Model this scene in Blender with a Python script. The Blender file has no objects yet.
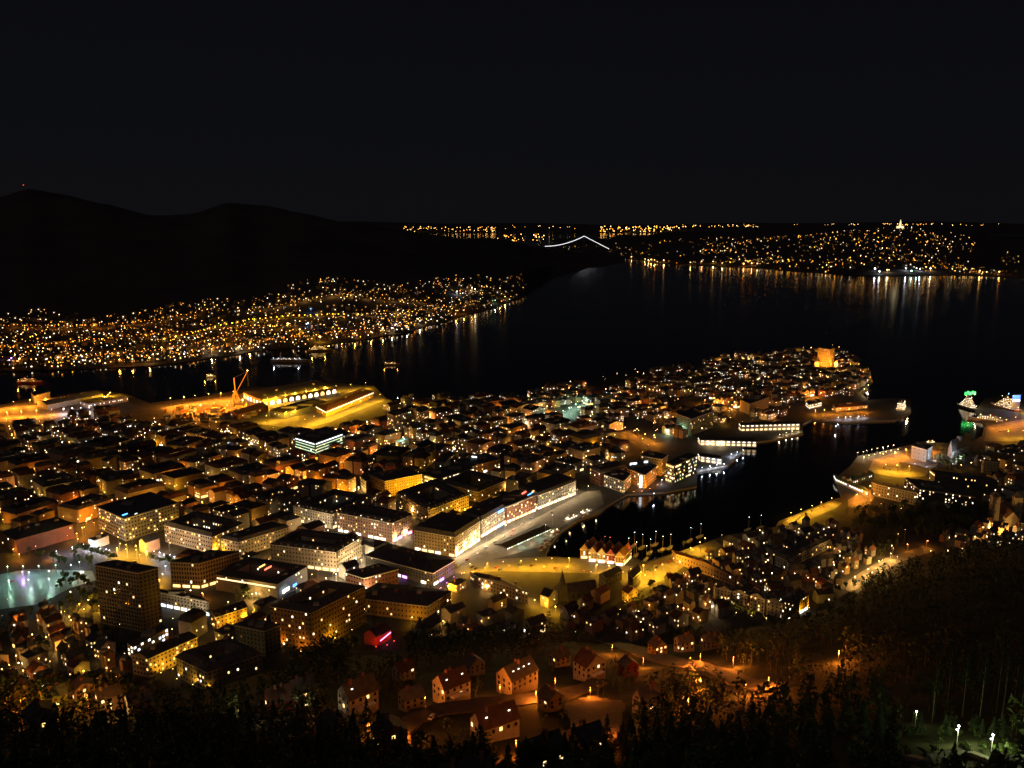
import bpy, math, random
from mathutils import Vector, noise
R = math.radians
PI = math.pi
rnd = random.Random(7)
sc = bpy.context.scene
C = sc.collection

# ------------------------------------------------------------------ camera, sky, added city-glow fill, exposure
PITCH = R(11.06); F = 829.0; CH = 320.0
cd = bpy.data.cameras.new('camera'); cam = bpy.data.objects.new('camera', cd); C.objects.link(cam)
cam.location = (0, 0, CH); cam.rotation_euler = (PI/2 - PITCH, 0, 0)
cd.sensor_width = 36; cd.lens = 36*F/1024; cd.clip_start = 1; cd.clip_end = 90000
sc.camera = cam
w = bpy.data.worlds.new('World'); sc.world = w; w.use_nodes = True
nt = w.node_tree; bg = nt.nodes['Background']
sky = nt.nodes.new('ShaderNodeTexSky'); sky.sky_type = 'NISHITA'; sky.sun_disc = False
sky.sun_elevation = R(60); sky.sun_rotation = R(150); sky.air_density = 1; sky.dust_density = 0.3; sky.ozone_density = 2
hs = nt.nodes.new('ShaderNodeHueSaturation'); hs.inputs['Saturation'].default_value = 0.55
nt.links.new(sky.outputs[0], hs.inputs['Color']); mxs = nt.nodes.new('ShaderNodeMix'); mxs.data_type = 'RGBA'; mxs.inputs[0].default_value = .72; mxs.inputs[7].default_value = (2.5, 2.35, 3.7, 1)   # the night air's own even glow
nt.links.new(hs.outputs[0], mxs.inputs[6]); nt.links.new(mxs.outputs[2], bg.inputs['Color'])
bg.inputs['Strength'].default_value = 0.0012
sl = bpy.data.lights.new('moon', 'SUN'); so = bpy.data.objects.new('moon', sl); C.objects.link(so)
sl.energy = 0.085; sl.angle = R(25); sl.color = (1.0, 0.80, 0.70); so.rotation_euler = (R(48), 0, R(-35))  # broad warm fill added for the city's glow on roofs and mountains
sc.view_settings.view_transform = 'Standard'; sc.view_settings.look = 'None'; sc.view_settings.exposure = 0; sc.view_settings.gamma = 1
sc.render.engine = 'CYCLES'
cy = sc.cycles
cy.use_denoising = True; cy.use_light_tree = True; cy.max_bounces = 3; cy.diffuse_bounces = 1; cy.glossy_bounces = 2
cy.transmission_bounces = 1; cy.sample_clamp_indirect = 3; cy.caustics_reflective = False; cy.caustics_refractive = False

# ------------------------------------------------------------------ pixel <-> world
SP, CP = math.sin(PITCH), math.cos(PITCH)
def ray(px, py):
    a = px - 512; b = 384 - py
    return (a, F*CP + b*SP, -F*SP + b*CP)
def G(px, py, z=2.5):
    x, y, d = ray(px, py); t = (z-CH)/d
    return Vector((x*t, y*t, z))
def AD(px, py, D):                         # the point at horizontal distance D along the sight line of a pixel
    x, y, d = ray(px, py); h = math.hypot(x, y)
    return Vector((x/h*D, y/h*D, CH + d/h*D))
def proj(p):
    x, y, z = p[0], p[1], p[2]-CH
    dep = y*CP - z*SP
    return 512 + F*x/dep, 384 - F*(y*SP + z*CP)/dep
def lerp_tab(tab, x):
    if x <= tab[0][0]: return tab[0][1:]
    for a, b in zip(tab, tab[1:]):
        if x <= b[0]:
            t = (x-a[0])/(b[0]-a[0]); t = t*t*(3-2*t)*0.5 + t*0.5
            return tuple(p+(q-p)*t for p, q in zip(a[1:], b[1:]))
    return tab[-1][1:]
def inpoly(x, y, P):
    c = False; j = len(P)-1
    for i in range(len(P)):
        xi, yi = P[i][0], P[i][1]; xj, yj = P[j][0], P[j][1]
        if (yi > y) != (yj > y) and x < (xj-xi)*(y-yi)/(yj-yi)+xi: c = not c
        j = i
    return c

# ------------------------------------------------------------------ the hill: falls from the camera's viewpoint to the city edge
EDGE = [(-300, 700), (-100, 694), (100, 690), (200, 690), (270, 668), (330, 652), (400, 650), (480, 644), (560, 640), (640, 645), (700, 640), (760, 624),
        (820, 612), (860, 592), (900, 574), (960, 557), (1024, 545), (1150, 525), (1300, 515)]
RN = 190.0; KP = 0.5
_tab = []
for px in range(-300, 1301, 20):
    ye = lerp_tab(EDGE, px)[0]
    x, y, d = ray(px, ye); h = math.hypot(x, y); az = math.atan2(x, y)
    de = math.atan2(-d, h); re = (CH-2.5)/math.tan(de)
    b = -425; Fh = F*CP + b*SP
    dm = math.atan2(F*SP - b*CP, Fh/math.cos(az))
    _tab.append((az, de, re, dm))
def hill_par(az):
    az = max(_tab[0][0], min(_tab[-1][0], az))
    for a, b in zip(_tab, _tab[1:]):
        if az <= b[0]:
            t = (az-a[0])/(b[0]-a[0]); return tuple(p+(q-p)*t for p, q in zip(a[1:], b[1:]))
    return _tab[-1][1:]
def hillz(x, y):
    r = math.hypot(x, y); de, re, dm = hill_par(math.atan2(x, y))
    if r >= re: return 2.5
    if r >= RN:
        t = ((re-r)/(re-RN))**(1/KP)
        return CH - r*math.tan(de + (dm-de)*t)
    return min(CH-3, CH - r*math.tan(dm + (RN-r)/RN*R(18)))
def HP(px, py):                            # a pixel on the hill
    x, y, d = ray(px, py); h = math.hypot(x, y); az = math.atan2(x, y); dl = math.atan2(-d, h)
    de, re, dm = hill_par(az)
    if dl <= de: return G(px, py, 2.5)
    t = min(1, (dl-de)/(dm-de)); r = re - (re-RN)*t**KP
    return AD(px, py, r)
def ground_at(px, py):
    p = HP(px, py); return p

# ------------------------------------------------------------------ materials
MATS = {}
def mat(name, col, rough=0.8, spec=0.3, var=0.25, scale=0.5, metal=0, bump=0):
    if name in MATS: return MATS[name]
    m = bpy.data.materials.new(name); m.use_nodes = True; n = m.node_tree; b = n.nodes['Principled BSDF']
    b.inputs['Roughness'].default_value = rough; b.inputs['Metallic'].default_value = metal
    b.inputs['Specular IOR Level'].default_value = spec
    if var:
        tc = n.nodes.new('ShaderNodeTexCoord'); ns = n.nodes.new('ShaderNodeTexNoise'); ns.inputs['Scale'].default_value = scale
        ns.inputs['Detail'].default_value = 4; ns.inputs['Roughness'].default_value = 0.65
        n.links.new(tc.outputs['Object'], ns.inputs['Vector'])
        cr = n.nodes.new('ShaderNodeValToRGB'); n.links.new(ns.outputs['Fac'], cr.inputs['Fac'])
        cr.color_ramp.elements[0].position = 0.3; cr.color_ramp.elements[1].position = 0.7
        cr.color_ramp.elements[0].color = (*[c*(1-var) for c in col], 1); cr.color_ramp.elements[1].color = (*[min(1, c*(1+var)) for c in col], 1)
        n.links.new(cr.outputs['Color'], b.inputs['Base Color'])
        if bump:
            bp = n.nodes.new('ShaderNodeBump'); bp.inputs['Strength'].default_value = bump
            n.links.new(ns.outputs['Fac'], bp.inputs['Height']); n.links.new(bp.outputs['Normal'], b.inputs['Normal'])
    else: b.inputs['Base Color'].default_value = (*col, 1)
    MATS[name] = m; return m
def emit(name, col, s):
    if name in MATS: return MATS[name]
    m = bpy.data.materials.new(name); m.use_nodes = True; n = m.node_tree; b = n.nodes['Principled BSDF']
    b.inputs['Base Color'].default_value = (0.1, 0.1, 0.1, 1)
    b.inputs['Emission Color'].default_value = (*col, 1); b.inputs['Emission Strength'].default_value = s
    m.cycles.emission_sampling = 'NONE'
    MATS[name] = m; return m
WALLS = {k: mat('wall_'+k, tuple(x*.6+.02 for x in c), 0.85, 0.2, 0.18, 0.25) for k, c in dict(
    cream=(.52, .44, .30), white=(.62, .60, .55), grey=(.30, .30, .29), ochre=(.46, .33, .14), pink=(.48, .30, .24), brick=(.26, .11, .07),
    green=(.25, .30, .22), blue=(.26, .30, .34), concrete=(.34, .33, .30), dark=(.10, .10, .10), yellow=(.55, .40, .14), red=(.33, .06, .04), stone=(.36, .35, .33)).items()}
ROOFS = {k: mat('roof_'+k, c, 0.75, 0.3, 0.35, 0.35, bump=0.2) for k, c in dict(
    slate=(.085, .085, .09), felt=(.11, .105, .10), tile=(.16, .075, .05), black=(.055, .054, .056), grey=(.09, .09, .09), brown=(.06, .034, .028), copper=(.08, .16, .13), pale=(.35, .35, .36)).items()}
M_ASPH = mat('asphalt', (.055, .054, .052), .8, .3, .3, .05)
M_PAVE = mat('paving', (.16, .15, .135), .7, .3, .25, .15)
M_METAL = mat('metal', (.25, .25, .25), .45, .5, 0, metal=.6)
M_POLE = mat('pole_metal', (.22, .22, .22), .5, .5, 0)
M_DGLASS = mat('dark_glass', (.02, .022, .025), .12, .6, 0)
M_TRIM = mat('trim', (.5, .48, .43), .8, .2, .1)
M_HILL = mat('forest_soil', (.035, .038, .02), .95, .1, .5, .06, bump=.3)
M_GRASS = mat('grass', (.045, .06, .02), .95, .1, .4, .2)
M_MOUNT = mat('mountain', (.075, .066, .066), .95, .05, .2, .004)
M_LEAF = mat('leaf', (.06, .085, .03), .8, .2, .5, .4)
M_NEEDLE = mat('needle', (.030, .045, .022), .85, .15, .5, .4)
M_BARK = mat('bark', (.10, .08, .06), .9, .1, .3, 1.0)
WINC = {'warm': (1, .66, .30), 'white': (1, .86, .62), 'yellow': (1, .58, .17), 'cool': (.82, .92, 1), 'dim': (1, .55, .22), 'green': (.75, 1, .6), 'red': (1, .12, .06), 'blue': (.08, .35, 1), 'purple': (.65, .2, 1), 'magenta': (1, .25, .6), 'vgreen': (.04, 1, .16), 'vblue': (.03, .22, 1)}
WINM = {k: emit('lit_'+k, c, {'warm': 2.4, 'white': 3.6, 'yellow': 2.6, 'cool': 3.5, 'dim': .55, 'green': 1.2, 'red': 5, 'blue': 5, 'purple': 5, 'magenta': 5, 'vgreen': 3, 'vblue': 2.4}[k]) for k, c in WINC.items()}
LC = {'orange': (1, .30, .02), 'yellow': (1, .46, .02), 'amber': (1, .50, .11), 'white': (1, .70, .36), 'sodium': (1, .22, .018), 'path': (.86, 1, .40), 'cool': (.80, .86, 1), 'green': (.55, 1, .70), 'red': (1, .08, .03), 'purple': (.6, .25, 1), 'blue': (.15, .35, 1)}
BULB = {k: emit('lamp_'+k, tuple(x*.75+.25*y for x, y in zip(c, (1, .9, .6))) if k in ('orange', 'yellow', 'amber') else c, 16) for k, c in LC.items()}
FARB = {k: emit('far_lamp_'+k, c, 7) for k, c in LC.items()}

# ------------------------------------------------------------------ mesh helpers
class MB:
    def __init__(s): s.v = []; s.f = []; s.m = []; s.mats = []
    def mi(s, m):
        if m not in s.mats: s.mats.append(m)
        return s.mats.index(m)
    def add(s, vs, fs, m):
        o = len(s.v); s.v += [tuple(v) for v in vs]; s.f += [tuple(i+o for i in f) for f in fs]; s.m += [s.mi(m)]*len(fs)
    def quad(s, a, b, c, d, m): s.add([a, b, c, d], [(0, 1, 2, 3)], m)
    def box(s, x0, y0, z0, x1, y1, z1, m):
        s.prism([(x0, y0), (x1, y0), (x1, y1), (x0, y1)], z0, z1, m)
    def prism(s, P, z0, z1, m, top=None, bottom=True):
        n = len(P); vs = [(p[0], p[1], z0) for p in P] + [(p[0], p[1], z1) for p in P]
        s.add(vs, [(i, (i+1) % n, n+(i+1) % n, n+i) for i in range(n)] + ([tuple(range(n-1, -1, -1))] if bottom else []), m)
        s.add(vs[n:], [tuple(range(n))], top or m)
    def cyl(s, x, y, z0, z1, r0, r1, m, n=6):
        vs = [(x+r0*math.cos(2*PI*i/n), y+r0*math.sin(2*PI*i/n), z0) for i in range(n)] + [(x+r1*math.cos(2*PI*i/n), y+r1*math.sin(2*PI*i/n), z1) for i in range(n)]
        s.add(vs, [(i, (i+1) % n, n+(i+1) % n, n+i) for i in range(n)] + [tuple(range(n, 2*n)), tuple(range(n-1, -1, -1))], m)
    def bar(s, a, b, r, m, n=5):
        a = Vector(a); b = Vector(b); d = (b-a).normalized(); u = d.orthogonal().normalized(); v = d.cross(u)
        vs = [a+(u*math.cos(2*PI*i/n)+v*math.sin(2*PI*i/n))*r for i in range(n)] + [b+(u*math.cos(2*PI*i/n)+v*math.sin(2*PI*i/n))*r for i in range(n)]
        s.add(vs, [(i, (i+1) % n, n+(i+1) % n, n+i) for i in range(n)] + [tuple(range(n, 2*n)), tuple(range(n-1, -1, -1))], m)
    def octa(s, x, y, z, r, m, sz=1):
        vs = [(x+r, y, z), (x-r, y, z), (x, y+r, z), (x, y-r, z), (x, y, z+r*sz), (x, y, z-r*sz)]
        s.add(vs, [(0, 2, 4), (2, 1, 4), (1, 3, 4), (3, 0, 4), (2, 0, 5), (1, 2, 5), (3, 1, 5), (0, 3, 5)], m)
    def mesh(s, name):
        me = bpy.data.meshes.new(name); me.from_pydata(s.v, [], s.f)
        for m in s.mats: me.materials.append(m)
        if len(s.mats) > 1: me.polygons.foreach_set('material_index', s.m)
        return me
def link(name, me, parent=None, loc=(0, 0, 0), rz=0):
    o = bpy.data.objects.new(name, me); C.objects.link(o); o.location = loc
    if rz: o.rotation_euler = (0, 0, rz)
    if parent: o.parent = parent
    return o
def structure(name, mb):
    o = link(name, mb.mesh(name)); o['kind'] = 'structure'; return o
REG = []                                    # things whose label is completed at the end
def thing(name, cat, loc, rz=0, label=None, group=None, me=None):
    o = link(name, me, None, loc, rz); o['category'] = cat
    if group: o['group'] = group
    if label: o['label'] = label
    return o
def auto(o, base, noun_plural, px=None, py=None):
    if px is None: px, py = proj(o.location)
    REG.append([o, base, noun_plural, px, py])
LAND = []                                   # landmarks for labels: px, py, phrase
def landmark(px, py, phrase): LAND.append((px, py, phrase))
NLIGHT = [0]; PS = 0.26
def light(col, power, parent, loc, rad=0.4, spot=None):
    L = bpy.data.lights.new('lamp_light', 'POINT'); L.energy = power*PS; L.color = LC[col]; L.shadow_soft_size = rad
    o = bpy.data.objects.new('lamp_light', L); C.objects.link(o); o.parent = parent; o.location = loc; NLIGHT[0] += 1
    return o

# ------------------------------------------------------------------ water, land, mountains
M_WATER = bpy.data.materials.new('sea_water'); M_WATER.use_nodes = True
n = M_WATER.node_tree; b = n.nodes['Principled BSDF']
b.inputs['Base Color'].default_value = (.002, .003, .0045, 1); b.inputs['Roughness'].default_value = .09; b.inputs['IOR'].default_value = 1.33
tc = n.nodes.new('ShaderNodeTexCoord'); mp = n.nodes.new('ShaderNodeMapping'); mp.inputs['Scale'].default_value = (.25, .25, .25)
ns = n.nodes.new('ShaderNodeTexNoise'); ns.inputs['Scale'].default_value = 1; ns.inputs['Detail'].default_value = 3
bp = n.nodes.new('ShaderNodeBump'); bp.inputs['Strength'].default_value = .12; bp.inputs['Distance'].default_value = .6
n.links.new(tc.outputs['Object'], mp.inputs[0]); n.links.new(mp.outputs[0], ns.inputs['Vector']); n.links.new(ns.outputs['Fac'], bp.inputs['Height']); n.links.new(bp.outputs['Normal'], b.inputs['Normal'])
mb = MB(); mb.quad((-60000, -3000, 0), (60000, -3000, 0), (60000, 70000, 0), (-60000, 70000, 0), M_WATER); structure('water', mb)

SHORE = [(-260, 412), (0, 405), (30, 398), (98, 390), (126, 394), (150, 403), (200, 397), (250, 388), (330, 383), (374, 386), (387, 399), (400, 404), (428, 397), (480, 400),
         (530, 395), (552, 385), (600, 382), (624, 372), (687, 368), (722, 356), (762, 357), (790, 350), (835, 346), (856, 358), (870, 370), (873, 382), (860, 392), (868, 400), (893, 398), (911, 399),
         (911, 412), (895, 420), (845, 422), (812, 419), (803, 424), (803, 433), (770, 440), (745, 443), (741, 452), (728, 465), (697, 471), (697, 486), (664, 492), (627, 494), (606, 506), (600, 512),
         (578, 520), (562, 530), (550, 544), (545, 556), (582, 558), (600, 556), (622, 552), (645, 562), (690, 548), (722, 536), (775, 527), (779, 521), (832, 500), (842, 497), (835, 478), (850, 466),
         (858, 456), (893, 449), (923, 441), (945, 443), (966, 444), (982, 436), (985, 425), (975, 410), (985, 398), (1024, 392), (1300, 380)]
near = [(900, 500), (700, 250), (260, 60), (-260, 60), (-700, 250), (-900, 600)]
P = [G(x, y, 2.5) for x, y in SHORE]; P = [(p.x, p.y) for p in P] + near
P.reverse()
mb = MB()
from mathutils.geometry import tessellate_polygon
tri = tessellate_polygon([[Vector((x, y, 0)) for x, y in P]])
mb.add([(x, y, 2.5) for x, y in P], [tuple(t) for t in tri], M_ASPH)
nP = len(P)
mb.add([(x, y, -2) for x, y in P]+[(x, y, 2.5) for x, y in P], [(i, (i+1) % nP, nP+(i+1) % nP, nP+i) for i in range(nP)], mat('quay_stone', (.22, .21, .19), .8))
structure('ground', mb)

mb = MB(); NA = 110; NR = 90
for i in range(NA+1):
    az = _tab[0][0] + (_tab[-1][0]-_tab[0][0])*i/NA
    de, re, dm = hill_par(az)
    for j in range(NR+1):
        r = 3 + (re*1.0-3)*(j/NR)
        x = r*math.sin(az); y = r*math.cos(az); z = hillz(x, y)
        if j < NR and r > RN: z += 1.2*noise.noise((x/22, y/22, 0)) * min(1, (re-r)/40) - .3
        mb.v.append((x, y, z if j < NR else 2.3))
mb.mi(M_HILL)
for i in range(NA):
    for j in range(NR):
        a = i*(NR+1)+j; mb.f.append((a, a+NR+1, a+NR+2, a+1)); mb.m.append(0)
o = structure('hillside', mb)
for p in o.data.polygons: p.use_smooth = True

class Slope:                                # land rising from a shoreline to a ridge; each column: px, shore row, crest row, ridge row, shore dist, crest dist, ridge dist
    def __init__(s, name, tab, amp, m):
        s.tab = tab; mb = MB(); cols = []
        x0, x1 = tab[0][0], tab[-1][0]; nx = 200
        rows = 26
        for i in range(nx+1):
            px = x0 + (x1-x0)*i/nx
            for j in range(rows+1): mb.v.append(s.at(px, 2*j/rows, amp))
        mb.mi(m)
        for i in range(nx):
            for j in range(rows):
                a = i*(rows+1)+j; mb.f.append((a, a+rows+1, a+rows+2, a+1)); mb.m.append(0)
        # the back side falls to the water
        o0 = len(mb.v)
        for i in range(nx+1):
            p = Vector(mb.v[i*(rows+1)+rows]); q = Vector((p.x*1.3, p.y*1.3, -5)); mb.v.append(tuple(q))
        for i in range(nx): mb.f.append((i*(rows+1)+rows, (i+1)*(rows+1)+rows, o0+i+1, o0+i)); mb.m.append(0)
        o = structure(name, mb)
        for p in o.data.polygons: p.use_smooth = True
    def at(s, px, u, amp=0):                # u 0 shore, 1 crest of the lights, 2 ridge
        ys, yc, yr, Ds, Dc, Dr = lerp_tab(s.tab, px)
        if u <= 1:
            y = ys+(yc-ys)*u; D = Ds+(Dc-Ds)*u
        else:
            y = yc+(yr-yc)*(u-1); D = Dc+(Dr-Dc)*(u-1)
        p = AD(px, y, D)
        if u == 0: p.z = 1.5
        amp *= max(0, min(1, (530-px)/120)) if s.tab[0][0] == -250 else 1
        if amp and u > 0:
            k = noise.noise((p.x/900, p.y/900, 3))*amp*max(0, (u-.7)) * 60 + noise.noise((p.x/200, p.y/200, 9))*amp*12*max(0, u-1)
            p.z += k
        return p
def Dw(row, px=512):
    x, y, d = ray(px, row); return (CH-1.5)/(-d)*math.hypot(x, y)
def tabrow(px, ys, yc, yr, f1, f2):
    D = Dw(ys, px); return (px, ys, yc, yr, D, D*f1, D*f2)
west = Slope('mountain_slope', [tabrow(*t) for t in [(-250, 374, 314, 188, 1.5, 2.5), (-100, 373, 313, 194, 1.5, 2.5), (0, 371, 312, 197, 1.5, 2.5), (28, 371, 311, 190, 1.5, 2.5), (60, 370, 311, 198, 1.5, 2.5), (100, 368, 310, 206, 1.5, 2.4),
    (150, 366, 308, 215, 1.5, 2.4), (185, 362, 304, 214, 1.5, 2.4), (228, 356, 294, 207, 1.5, 2.3), (262, 350, 288, 212, 1.5, 2.3), (300, 348, 280, 219, 1.45, 2.2), (345, 342, 276, 225, 1.42, 2.1), (400, 334, 276, 229, 1.4, 2.0),
    (435, 324, 276, 232, 1.35, 1.9), (480, 312, 276, 236, 1.25, 1.8), (520, 299, 272, 243, 1.2, 1.7), (538, 284, 268, 248.5, 1.1, 1.5), (555, 275, 265, 251, 1.08, 1.4), (600, 266, 262, 255, 1.05, 1.3), (625, 262, 260, 258, 1.02, 1.1)]], 1.0, M_MOUNT)
island = Slope('island_hills', [tabrow(*t) for t in [(520, 250, 247, 243, 1.1, 1.5), (600, 251, 245, 240, 1.1, 1.4), (622, 258, 243, 236, 1.25, 1.6), (660, 264, 240, 233, 1.4, 1.7), (700, 266, 238, 231, 1.4, 1.6), (750, 268, 240, 231, 1.35, 1.6),
    (800, 272, 237, 230, 1.4, 1.6), (860, 276, 231, 226.5, 1.4, 1.6), (900, 276, 229, 226, 1.4, 1.6), (950, 275, 232, 229, 1.4, 1.6), (1000, 277, 250, 237, 1.4, 1.7), (1030, 279, 252, 237, 1.4, 1.7), (1250, 290, 250, 236, 1.4, 1.7)]], .4, M_MOUNT)
coast = Slope('far_coast', [(px, 232.8, 226+1.5*math.sin(px/37), 223.2+1.2*math.sin(px/90+1)+.8*math.sin(px/31), Dw(232.8, px), Dw(232.8, px)*1.08, Dw(232.8, px)*1.2) for px in range(-300, 1320, 30)], 0, M_MOUNT)

# ------------------------------------------------------------------ buildings
FOOT = []                                   # world footprints, kept free by the infill
_winmesh = {}
def winmesh(w, h, key):
    k = (round(w, 1), round(h, 1), key)
    if k not in _winmesh:
        m = MB(); m.box(-k[0]/2, -.09, -k[1]/2, k[0]/2, .06, k[1]/2, M_DGLASS if key == 'off' else WINM[key]); _winmesh[k] = m.mesh('window')
    return _winmesh[k]
def ins(a, b, s, t): return (a.x*s+b.x*t, a.y*s+b.y*t)
def add_windows(root, faces, z0, h, floors, bay, litp, cols, dark, ww=1.1, wh=1.5, cap=100, gf=0.6):
    spots = []
    for (p, q) in faces:                     # local 2D points; outward normal is to the right of p->q
        d = Vector((q[0]-p[0], q[1]-p[1])); L = d.length
        if L < 3: continue
        d /= L; nn = Vector((d.y, -d.x)); nb = max(1, int(L/bay)); fh = (h-gf)/floors
        for f in range(floors):
            for i in range(nb):
                s = (i+.5)*L/nb
                spots.append((p[0]+d.x*s+nn.x*.03, p[1]+d.y*s+nn.y*.03, z0+gf+fh*(f+.55), math.atan2(d.y, d.x), min(ww, L/nb*.6), min(wh, fh*.55)))
    rest = MB(); lit = []; off = []
    for s in spots:
        (lit if rnd.random() < litp else off).append(s)
    n = 0
    for s in lit[:cap]:
        link('window', winmesh(s[4], s[5], rnd.choice(cols)), root, s[:3], s[3]); n += 1
    if dark:
        rnd.shuffle(off)
        for k, s in enumerate(off):
            if n < cap: link('window', winmesh(s[4], s[5], 'off'), root, s[:3], s[3]); n += 1
            else:
                cx, cyy = s[0], s[1]; dx, dy = math.cos(s[3])*s[4]/2, math.sin(s[3])*s[4]/2; nx, ny = math.sin(s[3])*.06, -math.cos(s[3])*.06
                rest.prism([(cx-dx+nx, cyy-dy+ny), (cx+dx+nx, cyy+dy+ny), (cx+dx-nx, cyy+dy-ny), (cx-dx-nx, cyy-dy-ny)], s[2]-s[5]/2, s[2]+s[5]/2, M_DGLASS)
        if rest.v:
            o = link('further_windows', rest.mesh('further_windows'), root); o['kind'] = 'stuff'
    return spots
def building(name, cat, P0, u, v, h, z0=2.5, roof='flat', wall='grey', rm='slate', floors=4, bay=3.2, litp=.12, cols=('warm', 'white', 'yellow'), dark=False, court=False,
             shop=None, label=None, group=None, band=None, roofh=None, keep=True, sink=0, ww=1.1, wh=1.5, dorm=0, chim=1, gable='u', cap=100, roofbox=True, wl=None):
    """parallelogram building: P0 the near corner, u and v its two side vectors (2D world)"""
    u = Vector((u[0], u[1])); v = Vector((v[0], v[1]))
    if u.x*v.y-u.y*v.x < 0: u, v = v, u; 
    base = Vector((P0[0], P0[1])) + (u+v)/2
    root = thing(name, cat, (base.x, base.y, z0), 0, label, group)
    FOOT.append((base.x, base.y, (u.length+v.length)/2*.62, P0, u.copy(), v.copy()))
    W = WALLS[wall] if isinstance(wall, str) else wall; RM = ROOFS[rm]
    ul, vl = u.length, v.length
    def pt(s, t): return ((s-.5)*u.x+(t-.5)*v.x, (s-.5)*u.y+(t-.5)*v.y)
    def ring(d): a, c = d/ul, d/vl; return [pt(a, c), pt(1-a, c), pt(1-a, 1-c), pt(a, 1-c)]
    out = ring(0); wm = MB(); wm.prism(out, -1-sink, h, W)
    if court:
        cdp = court if court > 1 else min(ul, vl)*.28
        inn = ring(cdp)
        wm = MB()
        vs = [(p[0], p[1], z) for z in (-1-sink, h) for p in out] + [(p[0], p[1], z) for z in (-1-sink, h) for p in inn]
        wm.add(vs, [(i, (i+1) % 4, 4+(i+1) % 4, 4+i) for i in range(4)] + [(8+(i+1) % 4, 8+i, 12+i, 12+(i+1) % 4) for i in range(4)] + [(4+i, 4+(i+1) % 4, 12+(i+1) % 4, 12+i) for i in range(4)], W)
    link('wall', wm.mesh('wall'), root)
    r = MB(); rh = roofh or 3.0
    def loop(L0, z0_, L1, z1_): r.add([(p[0], p[1], z0_) for p in L0]+[(p[0], p[1], z1_) for p in L1], [(i, (i+1) % 4, 4+(i+1) % 4, 4+i) for i in range(4)], RM)
    eave = ring(-.5)
    if court:
        mid1 = ring(cdp*.3); mid2 = ring(cdp*.7); inE = ring(cdp+.4)
        loop(eave, h+.05, mid1, h+rh); loop(mid1, h+rh, mid2, h+rh+.3); loop(mid2, h+rh+.3, inE, h+.05)
        loop([eave[0], eave[1], eave[2], eave[3]], h+.02, [inE[0], inE[1], inE[2], inE[3]], h+.02)
    elif roof == 'flat':
        pi = ring(.4)
        loop(ring(-.1), h-.1, ring(-.1), h+.8); loop(ring(-.1), h+.8, pi, h+.8); loop(pi, h+.8, pi, h+.15); r.add([(p[0], p[1], h+.15) for p in pi], [(0, 1, 2, 3)], RM)
    elif roof == 'hip':
        m = min(ul, vl)/2*.96; top = ring(m)
        r.add([(p[0], p[1], h) for p in eave], [(3, 2, 1, 0)], RM); loop(eave, h+.02, top, h+rh); r.add([(p[0], p[1], h+rh) for p in top], [(0, 1, 2, 3)], RM)
    elif roof == 'mansard':
        a1 = ring(1.6); a2 = ring(min(ul, vl)*.33)
        r.add([(p[0], p[1], h) for p in eave], [(3, 2, 1, 0)], RM); loop(eave, h+.02, a1, h+rh); loop(a1, h+rh, a2, h+rh+1.2); r.add([(p[0], p[1], h+rh+1.2) for p in a2], [(0, 1, 2, 3)], RM)
    elif roof == 'gable':
        ee = .4
        if gable == 'u':                     # ridge runs along u
            a = [pt(-ee/ul, -ee/vl), pt(1+ee/ul, -ee/vl), pt(1+ee/ul, 1+ee/vl), pt(-ee/ul, 1+ee/vl)]; R0, R1 = pt(-ee/ul, .5), pt(1+ee/ul, .5)
            gw = [(out[0], out[3]), (out[1], out[2])]; rg = [pt(0, .5), pt(1, .5)]
            A, B, Cc, Dd = a[0], a[1], a[2], a[3]
        else:
            a = [pt(-ee/ul, -ee/vl), pt(1+ee/ul, -ee/vl), pt(1+ee/ul, 1+ee/vl), pt(-ee/ul, 1+ee/vl)]; R0, R1 = pt(.5, -ee/vl), pt(.5, 1+ee/vl)
            rg = [pt(.5, 0), pt(.5, 1)]; gw = [(out[0], out[1]), (out[3], out[2])]
            A, B, Cc, Dd = a[3], a[0], a[1], a[2]
            A, B, Cc, Dd = a[0], a[3], a[2], a[1]
        th = .3
        for (e0, e1) in ((A, B), (Dd, Cc)):
            lo = [(e0[0], e0[1], h-.15), (e1[0], e1[1], h-.15), (R1[0], R1[1], h+rh), (R0[0], R0[1], h+rh)]
            hi = [(x, y, z+th) for x, y, z in lo]
            r.add(lo+hi, [(0, 1, 2, 3), (4, 5, 6, 7), (0, 1, 5, 4), (1, 2, 6, 5), (2, 3, 7, 6), (3, 0, 4, 7)], RM)
        for (e, f), q in zip(gw, rg):
            g = MB(); g.add([(e[0], e[1], h-.02), (f[0], f[1], h-.02), (q[0], q[1], h+rh-.05)], [(0, 1, 2)], W); link('gable_wall', g.mesh('gable_wall'), root)
    rf = link('roof', r.mesh('roof'), root)
    if dark and h > 9 and floors > 2:
        cm = MB(); oo = ring(-.35); cm.add([(p[0], p[1], z) for z in (h-.9, h-.05) for p in oo] + [(p[0], p[1], z) for z in (h-.9, h-.05) for p in ring(-.02)], [(i, (i+1) % 4, 4+(i+1) % 4, 4+i) for i in range(4)]+[(i, 8+i, 8+(i+1) % 4, (i+1) % 4) for i in range(4)], M_TRIM); link('cornice', cm.mesh('cornice'), root)
    if chim and roof != 'flat' or (court and chim):
        if max(ul, vl) > 34: chim += 4
        for k in range(chim):
            c = MB(); p = pt(rnd.uniform(.15, .85), rnd.uniform(.4, .6) if not court else rnd.choice([cdp/vl*.5, 1-cdp/vl*.5]))
            if roof in ('gable',) and gable != 'u': p = pt(.5, rnd.uniform(.2, .8))
            c.box(p[0]-.6, p[1]-.6, h+rh*.6, p[0]+.6, p[1]+.6, h+rh+1.6, WALLS['brick']); link('chimney', c.mesh('chimney'), rf)
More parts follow.
